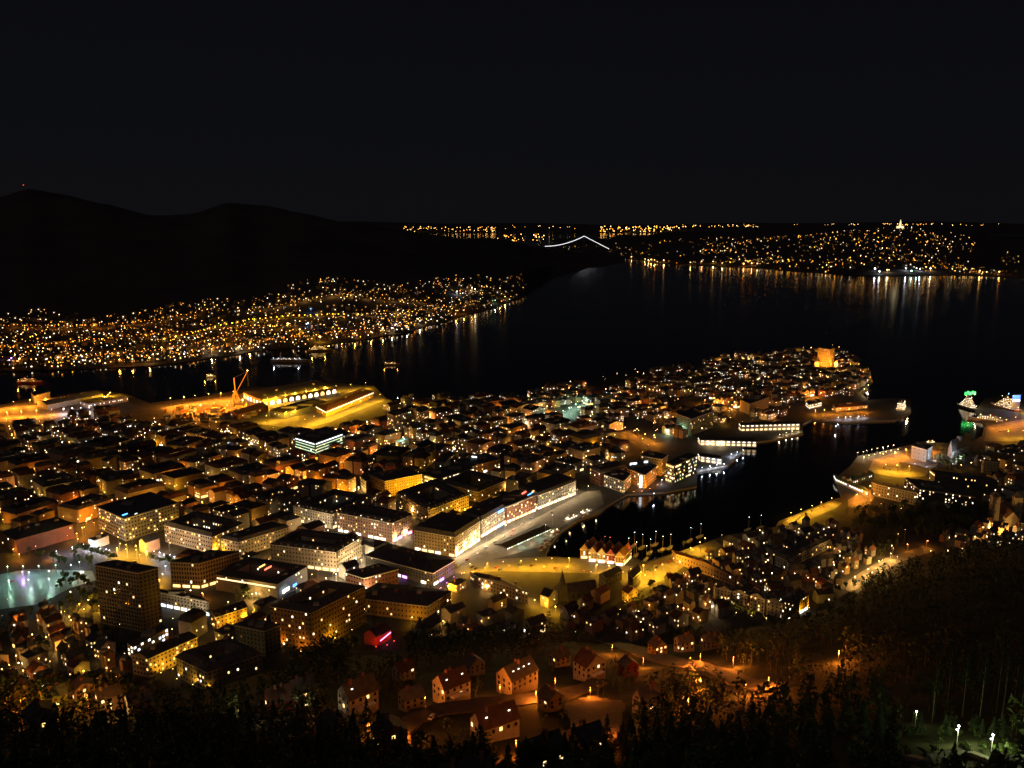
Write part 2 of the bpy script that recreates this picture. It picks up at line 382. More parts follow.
    if roof == 'flat' and not court and roofbox:
        for k in range(rnd.randint(1, 3) if ul*vl > 250 else 1):
            c = MB(); p = pt(rnd.uniform(.25, .7), rnd.uniform(.3, .7)); a, b2 = rnd.uniform(1.5, ul*.12+1.5), rnd.uniform(1.5, vl*.12+1.5)
            c.box(p[0]-a, p[1]-b2, h+.1, p[0]+a, p[1]+b2, h+rnd.uniform(1.8, 3.2), WALLS['grey']); link('plant_room', c.mesh('plant_room'), rf)
    if ul*vl > 420 and not (roof == 'flat' and not court):
        for k in range(3):
            e = MB(); t_ = (cdp*.5 if court else min(ul, vl)*.5); p = pt(rnd.uniform(.1, .9), rnd.choice([t_/vl, 1-t_/vl])); a = rnd.uniform(.8, 2)
            e.box(p[0]-a, p[1]-a, h+rh*.5, p[0]+a, p[1]+a, h+rh+rnd.uniform(.8, 2), WALLS[rnd.choice(['grey', 'white', 'concrete'])]); link('roof_vent', e.mesh('roof_vent'), rf)
    # the faces towards the city viewpoint
    faces = []; fout = []
    for i in range(4):
        p, q = out[i], out[(i+1) % 4]; nx, ny = q[1]-p[1], -(q[0]-p[0]); mx, my = base.x+(p[0]+q[0])/2, base.y+(p[1]+q[1])/2
        if nx*(-mx)+ny*(-my) > 0: fout.append((p, q))
    fin = []
    if court:
        for i in range(4):
            p, q = inn[(i+1) % 4], inn[i]; nx, ny = q[1]-p[1], -(q[0]-p[0]); mx, my = base.x+(p[0]+q[0])/2, base.y+(p[1]+q[1])/2
            if nx*(-mx)+ny*(-my) > 0: fin.append((p, q))
    add_windows(root, fout, 0, h, floors, bay, litp, cols, dark, ww, wh, cap if not fin else cap-20, gf=4 if shop else .6)
    if fin: add_windows(root, fin, h*.35, h*.65, max(1, floors-2), bay*1.1, min(1, litp*1.5), cols, False, ww, wh, 18)
    if dorm:
        rr = [(p, q) for p, q in fout]
        for (p, q) in rr:
            d = Vector((q[0]-p[0], q[1]-p[1])); L = d.length; d /= L; nn = Vector((d.y, -d.x)); k = int(L/dorm)
            for i in range(k):
                s = (i+.5)*L/k; x, y = p[0]+d.x*s-nn.x*.5, p[1]+d.y*s-nn.y*.5
                dm_ = MB(); dm_.prism([(x-d.x*.8, y-d.y*.8), (x-d.x*.8-nn.x*1.6, y-d.y*.8-nn.y*1.6), (x+d.x*.8-nn.x*1.6, y+d.y*.8-nn.y*1.6), (x+d.x*.8, y+d.y*.8)], h+.5, h+2.1, W, RM, False)
                do = link('dormer', dm_.mesh('dormer'), rf)
                link('window', winmesh(.9, 1.0, rnd.choice(cols) if rnd.random() < litp*1.6 else 'off'), do, (x+nn.x*.03, y+nn.y*.03, h+1.3), math.atan2(d.y, d.x))
    if shop:
        for (p, q) in fout:
            d = Vector((q[0]-p[0], q[1]-p[1])); L = d.length; d /= L; nn = Vector((d.y, -d.x)); k = max(1, int(L/7))
            for i in range(k):
                if rnd.random() > shop[1]: continue
                s = (i+.5)*L/k; link('shop_window', winmesh(L/k*.75, 2.4, rnd.choice(shop[0])), root, (p[0]+d.x*s+nn.x*.05, p[1]+d.y*s+nn.y*.05, 1.9), math.atan2(d.y, d.x))
    if band:                                 # a continuous ribbon of lit windows: (heights, key, which faces)
        for zb, key, fi in band:
            for k, (p, q) in enumerate(fout):
                if fi is not None and k != fi: continue
                d = Vector((q[0]-p[0], q[1]-p[1])); L = d.length; d /= L; nn = Vector((d.y, -d.x))
                link('window_ribbon', winmesh(L*.94, 1.2, key), root, (p[0]+d.x*L/2+nn.x*.12, p[1]+d.y*L/2+nn.y*.12, zb), math.atan2(d.y, d.x))
    root['fo'] = 0; del root['fo']
    return root, fout, (u, v, base, pt, h)
def pxb(L, N, Rr, h, z0=2.5, **kw):          # eave corners in the photograph: left, near, right
    a, b_, c = G(*L, z0+h), G(*N, z0+h), G(*Rr, z0+h)
    P0 = (b_.x, b_.y); uu = (c.x-b_.x, c.y-b_.y); vv = (a.x-b_.x, a.y-b_.y)
    name = kw.pop('name', 'office_building'); cat = kw.pop('cat', 'building')
    res = building(name, cat, P0, uu, vv, h, z0, **kw)
    return res
def sign(px, py, D, w_, h_, key, label, txt=None):
    pass
def strip_light(root, a, b_, z, key, th=.5, hh=.8, name='light_strip'):
    d = Vector((b_[0]-a[0], b_[1]-a[1])); L = d.length
    return link(name, winmesh(L, hh, key), root, ((a[0]+b_[0])/2, (a[1]+b_[1])/2, z), math.atan2(d.y, d.x))

# ------------------------------------------------------------------ lamps
_lampmesh = {}
def lampmesh(col, hgt, r):
    k = (col, hgt, r)
    if k not in _lampmesh:
        m = MB(); m.cyl(0, 0, 0, hgt, .14, .08, M_POLE, 5); m.bar((0, 0, hgt-.1), (.9, 0, hgt+.2), .06, M_POLE, 4)
        m.octa(.9, 0, hgt+.1, r, BULB[col], .6); _lampmesh[k] = m.mesh('street_lamp')
    return _lampmesh[k]
LAMPS = [0]; RESTL = MB(); restroot = [None]; restlights = []
CN = {'sodium': 'deep orange', 'path': 'white', 'orange': 'orange', 'yellow': 'yellow', 'amber': 'warm pale', 'white': 'white', 'cool': 'bluish white', 'green': 'greenish', 'red': 'red', 'purple': 'violet', 'blue': 'blue'}
def lamp(p, col='orange', power=9000, hgt=7.5, r=None, where='', individual=True):
    D = math.hypot(p.x, p.y)
    if r is None: r = .34 if D < 600 else .44 if D < 1000 else .52 if D < 1500 else .62
    if individual and LAMPS[0] < 290:
        LAMPS[0] += 1
        o = thing('street_lamp', 'street lamp', p, rnd.uniform(0, 6.28), None, 'street lamps of the town', lampmesh(col, hgt, r))
        if power: light(col, power, o, (.9, 0, hgt-.9), .3)
        auto(o, '%s street lamp%s' % (CN[col], where), 'street lamps')
        return o
    RESTL.cyl(p.x, p.y, p.z, p.z+hgt, .12, .12, M_POLE, 3); RESTL.octa(p.x, p.y, p.z+hgt, r, BULB[col])
    if power: restlights.append((col, power, (p.x, p.y, p.z+hgt-1.3)))
def lamp_row(a, b_, n, col, power, hgt=7.5, where='', jit=.6, r=None, ind=True):
    for i in range(n):
        t = (i+.5)/n; px = a[0]+(b_[0]-a[0])*t+rnd.uniform(-jit, jit); py = a[1]+(b_[1]-a[1])*t+rnd.uniform(-jit, jit)*.4
        lamp(HP(px, py), col, power*2.3, hgt, r, where, ind)

# ------------------------------------------------------------------ roads, squares
def sheet(name, pts, m, dz=.04, z=2.5):
    mb = MB(); P = [G(x, y, z) for x, y in pts]; mb.add([(p.x, p.y, z+dz) for p in P], [tuple(t) for t in tessellate_polygon([[Vector((p.x, p.y, 0)) for p in P]])], m)
    return structure(name, mb)
def ribbon(name, pts, wd, m, dz=.06, hill=False):
    mb = MB(); Q = []
    for a, b_ in zip(pts, pts[1:]):
        for k in range(8): t = k/8; Q.append(HP(a[0]+(b_[0]-a[0])*t, a[1]+(b_[1]-a[1])*t))
    Q.append(HP(*pts[-1])); L = []
    for i, q in enumerate(Q):
        d = (Q[min(i+1, len(Q)-1)]-Q[max(0, i-1)]); d.z = 0
        if d.length < 1e-6: d = Vector((1, 0, 0))
        d.normalize(); nn = Vector((d.y, -d.x, 0))*wd/2
        zz = (max(hillz(q.x, q.y), hillz(q.x+nn.x, q.y+nn.y), hillz(q.x-nn.x, q.y-nn.y)) if hill else 2.5)+dz
        if hill: zz += .6
        for s in (-1, 1): L.append((q.x+s*nn.x, q.y+s*nn.y, zz))
    for (x, y, z) in list(L): L.append((x, y, z-2.5 if hill else z-.03))
    n2 = len(Q); o = n2*2
    fs = [(2*i, 2*i+1, 2*i+3, 2*i+2) for i in range(n2-1)] + [(2*i, 2*i+2, o+2*i+2, o+2*i) for i in range(n2-1)] + [(2*i+1, o+2*i+1, o+2*i+3, 2*i+3) for i in range(n2-1)]
    mb.add(L, fs, m); structure(name, mb)
FREE = []                                    # pixel polygons kept free of infill
def free(*pts): FREE.append(pts)

# ================================================================== THE TOWN CENTRE: buildings one can tell apart
PROT = []
def hb(L, N, Rr, h, lab, **kw):
    res = pxb(L, N, Rr, h, label=lab, **kw)
    dn = []
    for q in (Rr, N, L):
        p = G(q[0], q[1], 2.5+h); dn.append(proj((p.x, p.y, 2.5+h*.45)))
    PROT.append(([L, N, Rr]+dn, math.hypot(*G(N[0], N[1], 2.5+h).xy)))
    landmark((L[0]+Rr[0])/2, N[1]+h/3, kw.get('lm') or lab) if False else None
    return res
def nlamp(px, py, col, power, h=6, where=''):
    lamp(HP(px, py), col, power*2.0, h, None, where)
W, Wh, Y = 'warm', 'white', 'yellow'
hb((95, 565), (138, 573), (158, 568), 50, 'dark high-rise office tower rising above the park with few lit windows', name='office_tower', cat='tower', wall=mat('tower_panel', (.16, .15, .13), .8, .2, .2, .3), floors=15, bay=2.6, litp=.05, dark=True, ww=1.3, wh=1.6, roofbox=True); landmark(127, 600, 'the dark high-rise tower')
hb((97, 507), (124, 519), (178, 503), 24, 'big dark office block with rows of lit windows behind the park trees', wall='grey', floors=6, litp=.2, dark=True, cols=(W, Y, W), ww=1.5); landmark(137, 520, 'the big park office')
o, fo, g5 = hb((164, 525), (212, 537), (243, 523), 18, 'flat-roofed block with scattered lit windows above a parkside street', wall='cream', floors=4, litp=.16, dark=True, court=11, rm='felt'); landmark(205, 535, 'the parkside block')
hb((170, 562), (199, 563.5), (239, 552), 24, 'flat-roofed office block of tall narrow window bays with a lit ground floor', wall='cream', floors=5, litp=.05, dark=True, bay=2.4, ww=1.2, wh=2.6, shop=((Y, W), .8)); landmark(205, 570, 'the narrow-bay office')
hb((221, 538), (238, 542), (289, 527), 16, 'pale stepped building with a slate roof between two larger blocks', wall='white', floors=4, litp=.12, dark=True, roof='mansard'); landmark(250, 538, 'the pale stepped building')
o, fo, g6 = hb((215, 574), (277, 584), (307, 566), 15, 'low shopping block with glowing signs and a lit roof court', name='shopping_block', wall='grey', floors=3, litp=.1, court=12, rm='felt', roofh=.5, band=[(11.5, W, 1)]); landmark(265, 575, 'the low shopping block')
o, fo, g7 = hb((270, 544), (336, 552), (361, 537), 20, 'cream courtyard block with a floodlit white corner and slate mansard roof', name='courtyard_block', wall='cream', floors=4, litp=.08, dark=True, court=14, shop=((Wh, W), .7), dorm=7); landmark(315, 550, 'the cream courtyard block')
hb((270, 606), (311, 613), (365, 586), 32, 'tall slab office with ribbon windows standing at the wooded hill foot', wall='ochre', floors=8, litp=.1, dark=True, court=13, rm='felt', roofh=.6, bay=2.8); landmark(300, 615, 'the tall slab office')
hb((235, 625), (264, 631), (280, 625), 21, 'square grey-green office block beside the tall slab office', wall='green', floors=6, litp=.06, dark=True, roof='flat'); landmark(256, 640, 'the grey-green office')
hb((209, 611), (216, 617), (247, 607), 11, 'old yellow-lit house with gables on a narrow lane', name='old_house', cat='house', wall='yellow', floors=3, litp=.2, dark=True, roof='gable', rm='slate', dorm=6); landmark(230, 618, 'the yellow-lit old house')
hb((152, 588), (158, 592), (209, 602), 13, 'long modern block over a white glowing arcade', wall='grey', floors=3, litp=.05, dark=True, shop=((Wh, 'cool'), 1)); landmark(180, 605, 'the white arcade block')
hb((127, 643), (133, 647), (168, 628), 10, 'low wing with a bright white glazed end facing the hill', wall='white', floors=3, litp=.5, cols=(Wh, 'cool'), ww=1.8); landmark(135, 648, 'the glazed-end wing')
hb((132, 655), (148, 658.5), (197, 637), 15, 'long school-like block whose street front is washed by yellow light', wall='cream', floors=4, litp=.15, dark=True, roof='gable', rm='slate', bay=2.8, cols=(W, Y)); landmark(165, 660, 'the long yellow-washed block')
hb((176, 657), (207, 672), (262, 654), 16, 'old stone block with gables and dark hipped roofs at the wood edge', wall='stone', floors=4, litp=.1, dark=True, court=11, dorm=8, roofh=4.5); landmark(215, 668, 'the old gabled stone block')
hb((293, 506), (332, 514), (372, 497), 17, 'pale block with rows of small lit dormers facing the shopping street', name='courtyard_block', wall='white', floors=4, litp=.14, dark=True, court=12, dorm=5, shop=((Wh, W), .4)); landmark(325, 515, 'the pale dormer block')
hb((337, 512.5), (392, 523), (412, 514), 21, 'pinkish courtyard block with dark roofs and a lit corner shop', name='courtyard_block', wall='pink', floors=5, litp=.12, dark=True, court=14, dorm=8, shop=((Wh, 'magenta', Wh), .7)); landmark(378, 525, 'the pinkish courtyard block')
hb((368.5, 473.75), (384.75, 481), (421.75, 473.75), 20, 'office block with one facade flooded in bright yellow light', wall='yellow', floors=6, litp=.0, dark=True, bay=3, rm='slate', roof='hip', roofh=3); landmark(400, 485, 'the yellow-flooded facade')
hb((360, 476), (366, 481), (384, 470), 16, 'grey wing joined behind the yellow-flooded office block', wall='grey', floors=4, litp=.05, dark=True, roof='hip')
hb((421, 474), (437, 479), (474, 468), 14, 'low office with a white lit top storey beside the yellow facade', wall='grey', floors=3, litp=.55, cols=(Wh, W), ww=1.8); landmark(450, 478, 'the lit-topped office')
hb((397, 492.5), (428.5, 510), (468.5, 495), 16, 'courtyard block with a row of dormers and a round clock gable', name='courtyard_block', wall='cream', floors=4, litp=.05, dark=True, court=15, dorm=5, rm='slate'); landmark(430, 508, 'the clock-gable block')
hb((441, 482), (478, 492), (506, 480), 13, 'lower courtyard block with a lamp-lit garden inside', name='courtyard_block', wall='ochre', floors=3, litp=.08, dark=True, court=12); landmark(475, 488, 'the garden courtyard block')
hb((455, 461), (470, 467), (500, 459), 13, 'flat block with a glowing white roof pavilion', wall='cream', floors=3, litp=.12, dark=True, shop=((W, Wh), .6)); landmark(478, 463, 'the white roof pavilion')
hb((414, 530), (455, 537), (480, 521), 21, 'cream corner building with turrets on the bright harbour street', name='street_block', wall='cream', floors=5, litp=.06, dark=True, roof='mansard', roofh=4, dorm=7, shop=((Wh, Wh, W), .95), cols=(Wh, W)); landmark(440, 540, 'the cream corner building')
hb((462, 515), (481, 520.5), (505, 507), 19, 'dark gabled street building under a blue rooftop sign', name='street_block', wall='stone', floors=5, litp=.1, dark=True, roof='mansard', roofh=3.5, dorm=7, shop=((Wh, W), .95)); landmark(495, 515, 'the blue rooftop sign')
hb((488, 501), (507, 507), (536, 495), 19, 'reddish hotel with orange and blue neon signs on its roof edge', name='hotel', cat='hotel', wall='brick', floors=5, litp=.18, dark=True, shop=((Wh, W), 1), rm='felt'); landmark(522, 503, 'the reddish hotel')
hb((520, 488), (538, 495.5), (576, 481), 17, 'plain street block with lit shops at the end of the harbour street', name='street_block', wall='grey', floors=4, litp=.14, dark=True, roof='mansard', shop=((Wh, W), .9)); landmark(557, 490, 'the plain street block')
hb((365, 555), (433, 573), (455, 560), 13, 'dark-roofed block washed with violet light on its square side', name='street_block', wall='dark', floors=3, litp=.06, dark=True, roof='hip', roofh=3, shop=((Wh, 'purple'), .6)); landmark(410, 565, 'the dark violet-washed block')
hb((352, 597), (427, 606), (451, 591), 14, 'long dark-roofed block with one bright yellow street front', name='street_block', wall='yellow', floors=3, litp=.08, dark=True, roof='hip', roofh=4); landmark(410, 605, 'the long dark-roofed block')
hb((345, 572), (364, 578), (398, 569), 14, 'brown block with a small blue sign in the middle of the roofs', name='street_block', wall='brick', floors=3, litp=.12, dark=True, roof='hip'); landmark(375, 577, 'the brown block')
hb((470, 572), (478, 577), (528, 592), 11, 'row of old town houses with a line of small lit windows', name='old_house', cat='house', wall='cream', floors=3, litp=.4, dark=True, roof='gable', gable='v', rm='slate', cols=(W, W, Wh)); landmark(500, 588, 'the lit house row')
hb((295, 437), (315, 443), (343, 433), 18, 'glass office block crossed by long white light ribbons', name='glass_office', wall='dark', floors=4, litp=0, rm='felt', band=[(16, 'cool', None), (12, 'green', None), (8, 'green', None), (4, 'green', None)]); landmark(318, 442, 'the ribbon-lit office')
hb((387, 413), (394, 416), (411, 411), 33, 'wide apartment block with many dim windows above the port', name='apartment_block', cat='apartment block', wall='grey', floors=10, litp=.12, dark=True); landmark(399, 418, 'the wide apartment block')
hb((415, 410), (420, 413), (429, 409), 24, 'smaller square apartment block next to the wide one', name='apartment_block', cat='apartment block', wall='concrete', floors=7, litp=.15, dark=True)
hb((395, 441), (399, 443), (409, 439), 9, 'small building with a pale greenish lit roof', wall='white', floors=2, litp=.3, rm='pale'); nlamp(404, 447, 'green', 26000, 13)
hb((0, 532), (16, 540), (73, 524), 15, 'red-brick concert hall with a broad grey sloping roof', name='concert_hall', cat='hall', wall='brick', floors=2, litp=.03, rm='grey', roof='hip', roofh=3, bay=6, ww=1.5); landmark(35, 530, 'the red-brick concert hall')
hb((31, 392), (34, 396), (50, 392), 14, 'pale block-shaped warehouse by the dark fjord', name='warehouse', cat='warehouse', wall='white', floors=3, litp=.02, roofbox=False); landmark(45, 398, 'the pale block warehouse')
hb((37, 401), (47, 405), (103, 394), 9, 'long low warehouse stretching along the fjord quay', name='warehouse', cat='warehouse', wall='concrete', floors=2, litp=.06, bay=8, roof='gable', rm='grey')
hb((80, 401), (88, 404), (128, 397), 8, 'low shed with a row of white loading lights', name='warehouse', cat='warehouse', wall='grey', floors=1, litp=.3, cols=('cool', Wh), rm='felt'); landmark(105, 402, 'the loading shed')
# lit port terminals
o, fo, gt = hb((243, 392), (262, 400), (337, 387), 11, 'huge port terminal shed with a row of glowing arched gates', name='port_terminal', cat='terminal', wall='yellow', floors=1, litp=0, rm='grey', roof='hip', roofh=3, bay=11, roofbox=False, chim=0); landmark(295, 396, 'the huge port terminal')
for k, (p, q) in enumerate(fo):
    d = Vector((q[0]-p[0], q[1]-p[1])); L = d.length; d /= L; nn = Vector((d.y, -d.x))
    for i in range(int(L/13)):
        s = (i+.5)*L/int(L/13)
        m = MB(); m.prism([(x_, z_) for x_, z_ in [(-4, 0), (4, 0), (4, 4), (2.6, 6.2), (0, 7), (-2.6, 6.2), (-4, 4)]], -.1, .1, WINM[Wh if i % 3 else Y])
        g = link('gate', m.mesh('gate'), o, (p[0]+d.x*s+nn.x*.15, p[1]+d.y*s+nn.y*.15, .2)); g.rotation_euler = (PI/2, 0, math.atan2(d.y, d.x))
o, fo, gt2 = hb((316, 406), (326, 411.5), (373.5, 392), 10, 'long quay shed with a line of lamps under its eave', name='quay_shed', cat='shed', wall='yellow', floors=1, litp=0, rm='tile', roof='hip', roofh=3, roofbox=False, chim=0); landmark(350, 404, 'the long quay shed')
for (p, q) in fo:
    d = Vector((q[0]-p[0], q[1]-p[1])); L = d.length; d /= L; nn = Vector((d.y, -d.x))
    for i in range(int(L/6)):
        s = (i+.5)*L/int(L/6); link('eave_lamp', winmesh(2.6, 1.6, Wh), o, (p[0]+d.x*s+nn.x*.6, p[1]+d.y*s+nn.y*.6, 8.6), math.atan2(d.y, d.x))
hb((270, 410), (284, 414), (327, 402), 9, 'blue-grey flat depot between the two port terminals', name='warehouse', cat='warehouse', wall='blue', floors=1, litp=.2, cols=('cool', Wh), rm='grey', bay=10)
hb((228, 411), (238, 415), (268, 406), 8, 'low reddish shed beside the container yard', name='warehouse', cat='warehouse', wall='brick', floors=1, litp=.1, rm='tile', roof='gable')
# west bank of the harbour basin
o, fo, ge = hb((627, 468.5), (645, 475.5), (657, 466), 17, 'small orange-lit harbour building with white neon sign standing on the water edge', name='harbour_office', wall='ochre', floors=4, litp=.08, dark=True, rm='slate', cols=(W, Wh)); landmark(640, 475, 'the orange harbour building')
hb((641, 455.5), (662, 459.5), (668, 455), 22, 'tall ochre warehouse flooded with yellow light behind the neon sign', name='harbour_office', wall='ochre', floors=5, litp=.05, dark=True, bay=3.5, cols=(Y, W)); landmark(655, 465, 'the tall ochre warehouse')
hb((666, 463), (674, 466), (697, 456), 24, 'glass office with yellow-green lit windows at the water edge', name='glass_office', wall='dark', floors=5, litp=.42, cols=(Y, 'green', W, Wh), dark=True, bay=3, ww=2.2, wh=2.0); landmark(683, 470, 'the yellow-green glass office')
hb((590, 468), (600, 473), (627, 467), 17, 'long brownish office row behind the quay square', name='street_block', wall='brick', floors=4, litp=.13, dark=True, roof='mansard'); landmark(605, 478, 'the brownish quay row')
hb((604, 474.5), (624, 481.5), (631, 474), 15, 'grey quay office next to the orange harbour building', name='harbour_office', wall='stone', floors=4, litp=.22, dark=True, roof='flat')
hb((677, 414), (692, 419), (714, 411), 26, 'broad grey-green apartment slab above the lit piers', name='apartment_block', cat='apartment block', wall='green', floors=8, litp=.06, dark=True); landmark(690, 422, 'the grey-green apartment slab')
hb((694, 408), (700, 411), (712, 407), 30, 'narrow lit stair tower of the apartment slabs', name='apartment_block', cat='apartment block', wall='concrete', floors=9, litp=.1, dark=True)
hb((740, 400), (750, 404), (769, 397), 19, 'tall bright silo wall glowing warm white', name='silo_building', cat='silo', wall='cream', floors=2, litp=.0, bay=8, roofbox=True); landmark(755, 405, 'the bright silo wall')
for L_, N_, R_, hh, lb, lm in [((739, 423), (741, 425.5), (800, 424), 9, 'two-storey white pier building with a sawtooth row of lamps', 'the two-storey white pier'), ((698, 437), (700, 440.5), (757, 442), 7, 'long pale pier shed lit from its eaves', 'the long pale pier shed'),
                           ((698, 453), (700, 456.5), (722, 459.5), 7, 'small pink-lit pier pavilion over a row of quay lamps', 'the pink-lit pier pavilion')]:
    o, fo, gg = hb(L_, N_, R_, hh, lb, name='pier_shed', cat='shed', wall='white', floors=2, litp=.0, rm='felt', roof='flat', roofbox=False); landmark(N_[0]+20, N_[1]+5, lm)
    for k, (p, q) in enumerate(fo):
        d = Vector((q[0]-p[0], q[1]-p[1])); L = d.length; d /= L; nn = Vector((d.y, -d.x)); kk = max(1, int(L/7))
        for i in range(kk):
            s = (i+.5)*L/kk; link('eave_lamp', winmesh(3.4, 1.3, Wh), o, (p[0]+d.x*s+nn.x*.3, p[1]+d.y*s+nn.y*.3, hh-1), math.atan2(d.y, d.x))
            link('shop_window', winmesh(4.5, 2.6, W), o, (p[0]+d.x*s+nn.x*.1, p[1]+d.y*s+nn.y*.1, 1.9), math.atan2(d.y, d.x))
o, fo, gh = hb((818, 348), (830, 349.5), (835, 347.8), 40, 'orange floodlit hotel tower at the tip of the peninsula', name='hotel', cat='hotel', wall='cream', floors=9, litp=.03, dark=True, cols=(W,), roofbox=False); landmark(826, 357, 'the orange floodlit tower')
# pier of the peninsula
hb((833, 404), (836, 408), (868, 405), 6, 'dark-roofed pier hall lined with small lamps', name='pier_shed', cat='shed', wall='cream', floors=1, litp=.3, bay=6, rm='tile', roof='hip', roofh=2); landmark(850, 408, 'the pier hall')
hb((806, 402), (809, 405), (822, 402), 8, 'small pale hall glowing at the pier root', name='pier_shed', cat='shed', wall='white', floors=2, litp=.8, cols=(W, Wh), ww=2)
# east bank
o, fo, gr = hb((912, 446), (927, 450), (932.5, 446), 17, 'square medieval stone keep lit bluish white', name='stone_keep', cat='castle', wall='stone', floors=3, litp=0, dark=True, bay=7, ww=.8, wh=1.6, rm='slate', roof='flat'); landmark(922, 455, 'the stone keep')
o, fo, gk = hb((948, 449), (952, 452), (971, 444), 9, 'medieval banquet hall with a steep white stepped gable', name='banquet_hall', cat='hall', wall='white', floors=2, litp=0, dark=True, bay=5, rm='slate', roof='gable', gable='u', roofh=14); landmark(958, 445, 'the banquet hall')
hb((850, 476), (853, 480.5), (874, 473), 7, 'small pavilion with a green-lit roof beside the pier', name='pier_shed', cat='shed', wall='green', floors=1, litp=.5, cols=('green', 'cool'), rm='copper', roof='hip', roofh=2, bay=4)
o, fo, gp = hb((834, 474), (836, 478), (868, 492), 6, 'angular pier restaurant with a white lit window band', name='pier_restaurant', cat='restaurant', wall='white', floors=1, litp=.9, cols=(Wh, 'cool'), rm='copper', roof='hip', roofh=2, bay=4, ww=2.6); landmark(852, 480, 'the pier restaurant')
hb((872, 482), (876, 484), (917, 493), 15, 'front hotel wing with violet uplights between its windows', name='hotel', cat='hotel', wall='stone', floors=4, litp=.12, dark=True, rm='slate', roof='hip', roofh=3, cols=(W, Wh)); landmark(892, 490, 'the uplit hotel wing')
hb((905, 478), (919, 489), (975, 497), 13, 'broad hotel block with long ribbons of lit rooms', name='hotel', cat='hotel', wall='dark', floors=4, litp=.3, dark=True, band=[(2.6, Wh, 1)], rm='felt', cols=(W, Wh)); landmark(945, 493, 'the broad hotel block')
hb((930, 470), (935, 474), (998, 482), 13, 'rear hotel wing with one bright corridor of windows', name='hotel', cat='hotel', wall='dark', floors=3, litp=.1, band=[(11, W, 1)], rm='felt'); landmark(965, 474, 'the rear hotel wing')
hb((982, 460), (984, 461), (1000, 462), 16, 'plain pale slab rising behind the hotel roofs', wall='concrete', floors=4, litp=0, dark=True)
# long yellow-lit gabled row at the hill foot
for i, (L_, N_, R_) in enumerate([((714, 583), (717, 588), (731, 591)), ((731, 586), (733, 591), (748, 595)), ((748, 590), (750, 595), (765, 599)), ((765, 594), (767, 599), (783, 604))]):
    hb(L_, N_, R_, 13, ['cream gabled row house, westernmost of the hill-foot terrace', 'second cream house of the gabled hill-foot terrace', 'third cream house of the gabled hill-foot terrace', 'fourth cream house of the gabled hill-foot terrace'][i],
       name='row_house', cat='house', group='gabled terrace at the hill foot', wall='cream', floors=4, litp=.12, dark=True, roof='gable', gable='v', rm='slate', dorm=6, bay=2.8)
hb((778, 599), (787, 607), (809, 594), 14, 'bright yellow corner house ending the gabled terrace', name='row_house', cat='house', wall='yellow', floors=4, litp=.2, dark=True, roof='hip', dorm=6, shop=((Wh, W), .5)); landmark(760, 595, 'the gabled terrace')
hb((672, 550), (676, 554), (735, 577), 9, 'long low building with a reddish roof across from the quay street', name='old_house', cat='house', wall='pink', floors=2, litp=.06, dark=True, roof='gable', rm='tile', gable='v', chim=2); landmark(700, 565, 'the long low red roof')
hb((775, 555), (786, 560), (830, 539), 10, 'dark museum block with a pale lit cornice', name='museum', cat='building', wall='stone', floors=3, litp=.06, dark=True, court=9); landmark(805, 553, 'the dark museum block')
hb((864, 575), (866, 578), (893, 556), 10, 'white house row along the bright bend of the upper street', name='old_house', cat='house', wall='white', floors=3, litp=.3, dark=True, roof='gable', rm='slate', gable='v') if False else None
# red chapel with its neon cross bar
o, fo, gc = hb((364, 634), (376, 637), (391, 630), 8, 'red-lit gabled building with a slanting pink neon bar', name='chapel', cat='building', wall='red', floors=1, litp=0, roof='gable', gable='u', roofh=5, rm='slate'); landmark(378, 645, 'the red-lit gabled building')
p, q = fo[0]
nb_ = MB(); d = Vector((q[0]-p[0], q[1]-p[1])); nn = Vector((d.y, -d.x)).normalized()
nb_.bar((p[0]+d.x*.25+nn.x*.5, p[1]+d.y*.25+nn.y*.5, 3.5), (p[0]+d.x*.95+nn.x*.5, p[1]+d.y*.95+nn.y*.5, 6.5), .35, WINM['magenta']); link('neon_bar', nb_.mesh('neon_bar'), o)

# ------------------------------------------------------------------ rooftop and facade signs (parts of their buildings)
def roofsign(root, px, py, z, w_, h_, key, rz, name='sign'):
    p = G(px, py, z); l = root.location
    return link(name, winmesh(w_, h_, key), root, (p.x-l.x, p.y-l.y, z-l.z), rz)
def find(s): return next(o for o in bpy.data.objects if s in (o.get('label') or ''))
roofsign(find('small orange-lit harbour'), 633.5, 464, 20, 9, 3, 'cool', 0.2); roofsign(find('small orange-lit harbour'), 646, 462, 20.5, 5, 2.6, 'cool', 0.2)
ro = find('small orange-lit harbour'); pN = G(641, 475, 19.5)
link('vertical_sign', winmesh(3.2, 15, 'cool'), ro, (pN.x-ro.location.x-.2, pN.y-ro.location.y-1.5, 9), .1)
roofsign(find('under a blue rooftop sign'), 501, 511, 22, 11, 2.6, 'blue', R(58)); roofsign(find('under a blue rooftop sign'), 500, 526, 5, 9, 1.6, 'blue', R(58))
hr = find('reddish hotel with'); roofsign(hr, 524, 493, 22, 9, 2.6, 'red', R(58)); roofsign(hr, 530, 494.5, 21.5, 10, 2.4, 'blue', R(58)); roofsign(hr, 533, 491.5, 22.5, 5, 2, 'yellow', R(58))
roofsign(find('big dark office block'), 125, 515, 26.5, 6, 2.4, 'blue', R(60))
roofsign(find('big dark office block'), 136, 514, 26.5, 3, 1.4, 'cool', R(60))
roofsign(find('brown block with a small blue sign'), 383, 570, 15.5, 5, 1.4, 'blue', R(30))
sb = find('low shopping block'); roofsign(sb, 286, 590, 9, 9, 3.2, 'cool', R(66)); roofsign(sb, 295, 585, 11, 5, 2.2, 'blue', R(66)); roofsign(sb, 268, 568, 19, 9, 1.4, 'red', R(66)); roofsign(sb, 262, 566, 19, 8, 1.4, 'yellow', R(66))
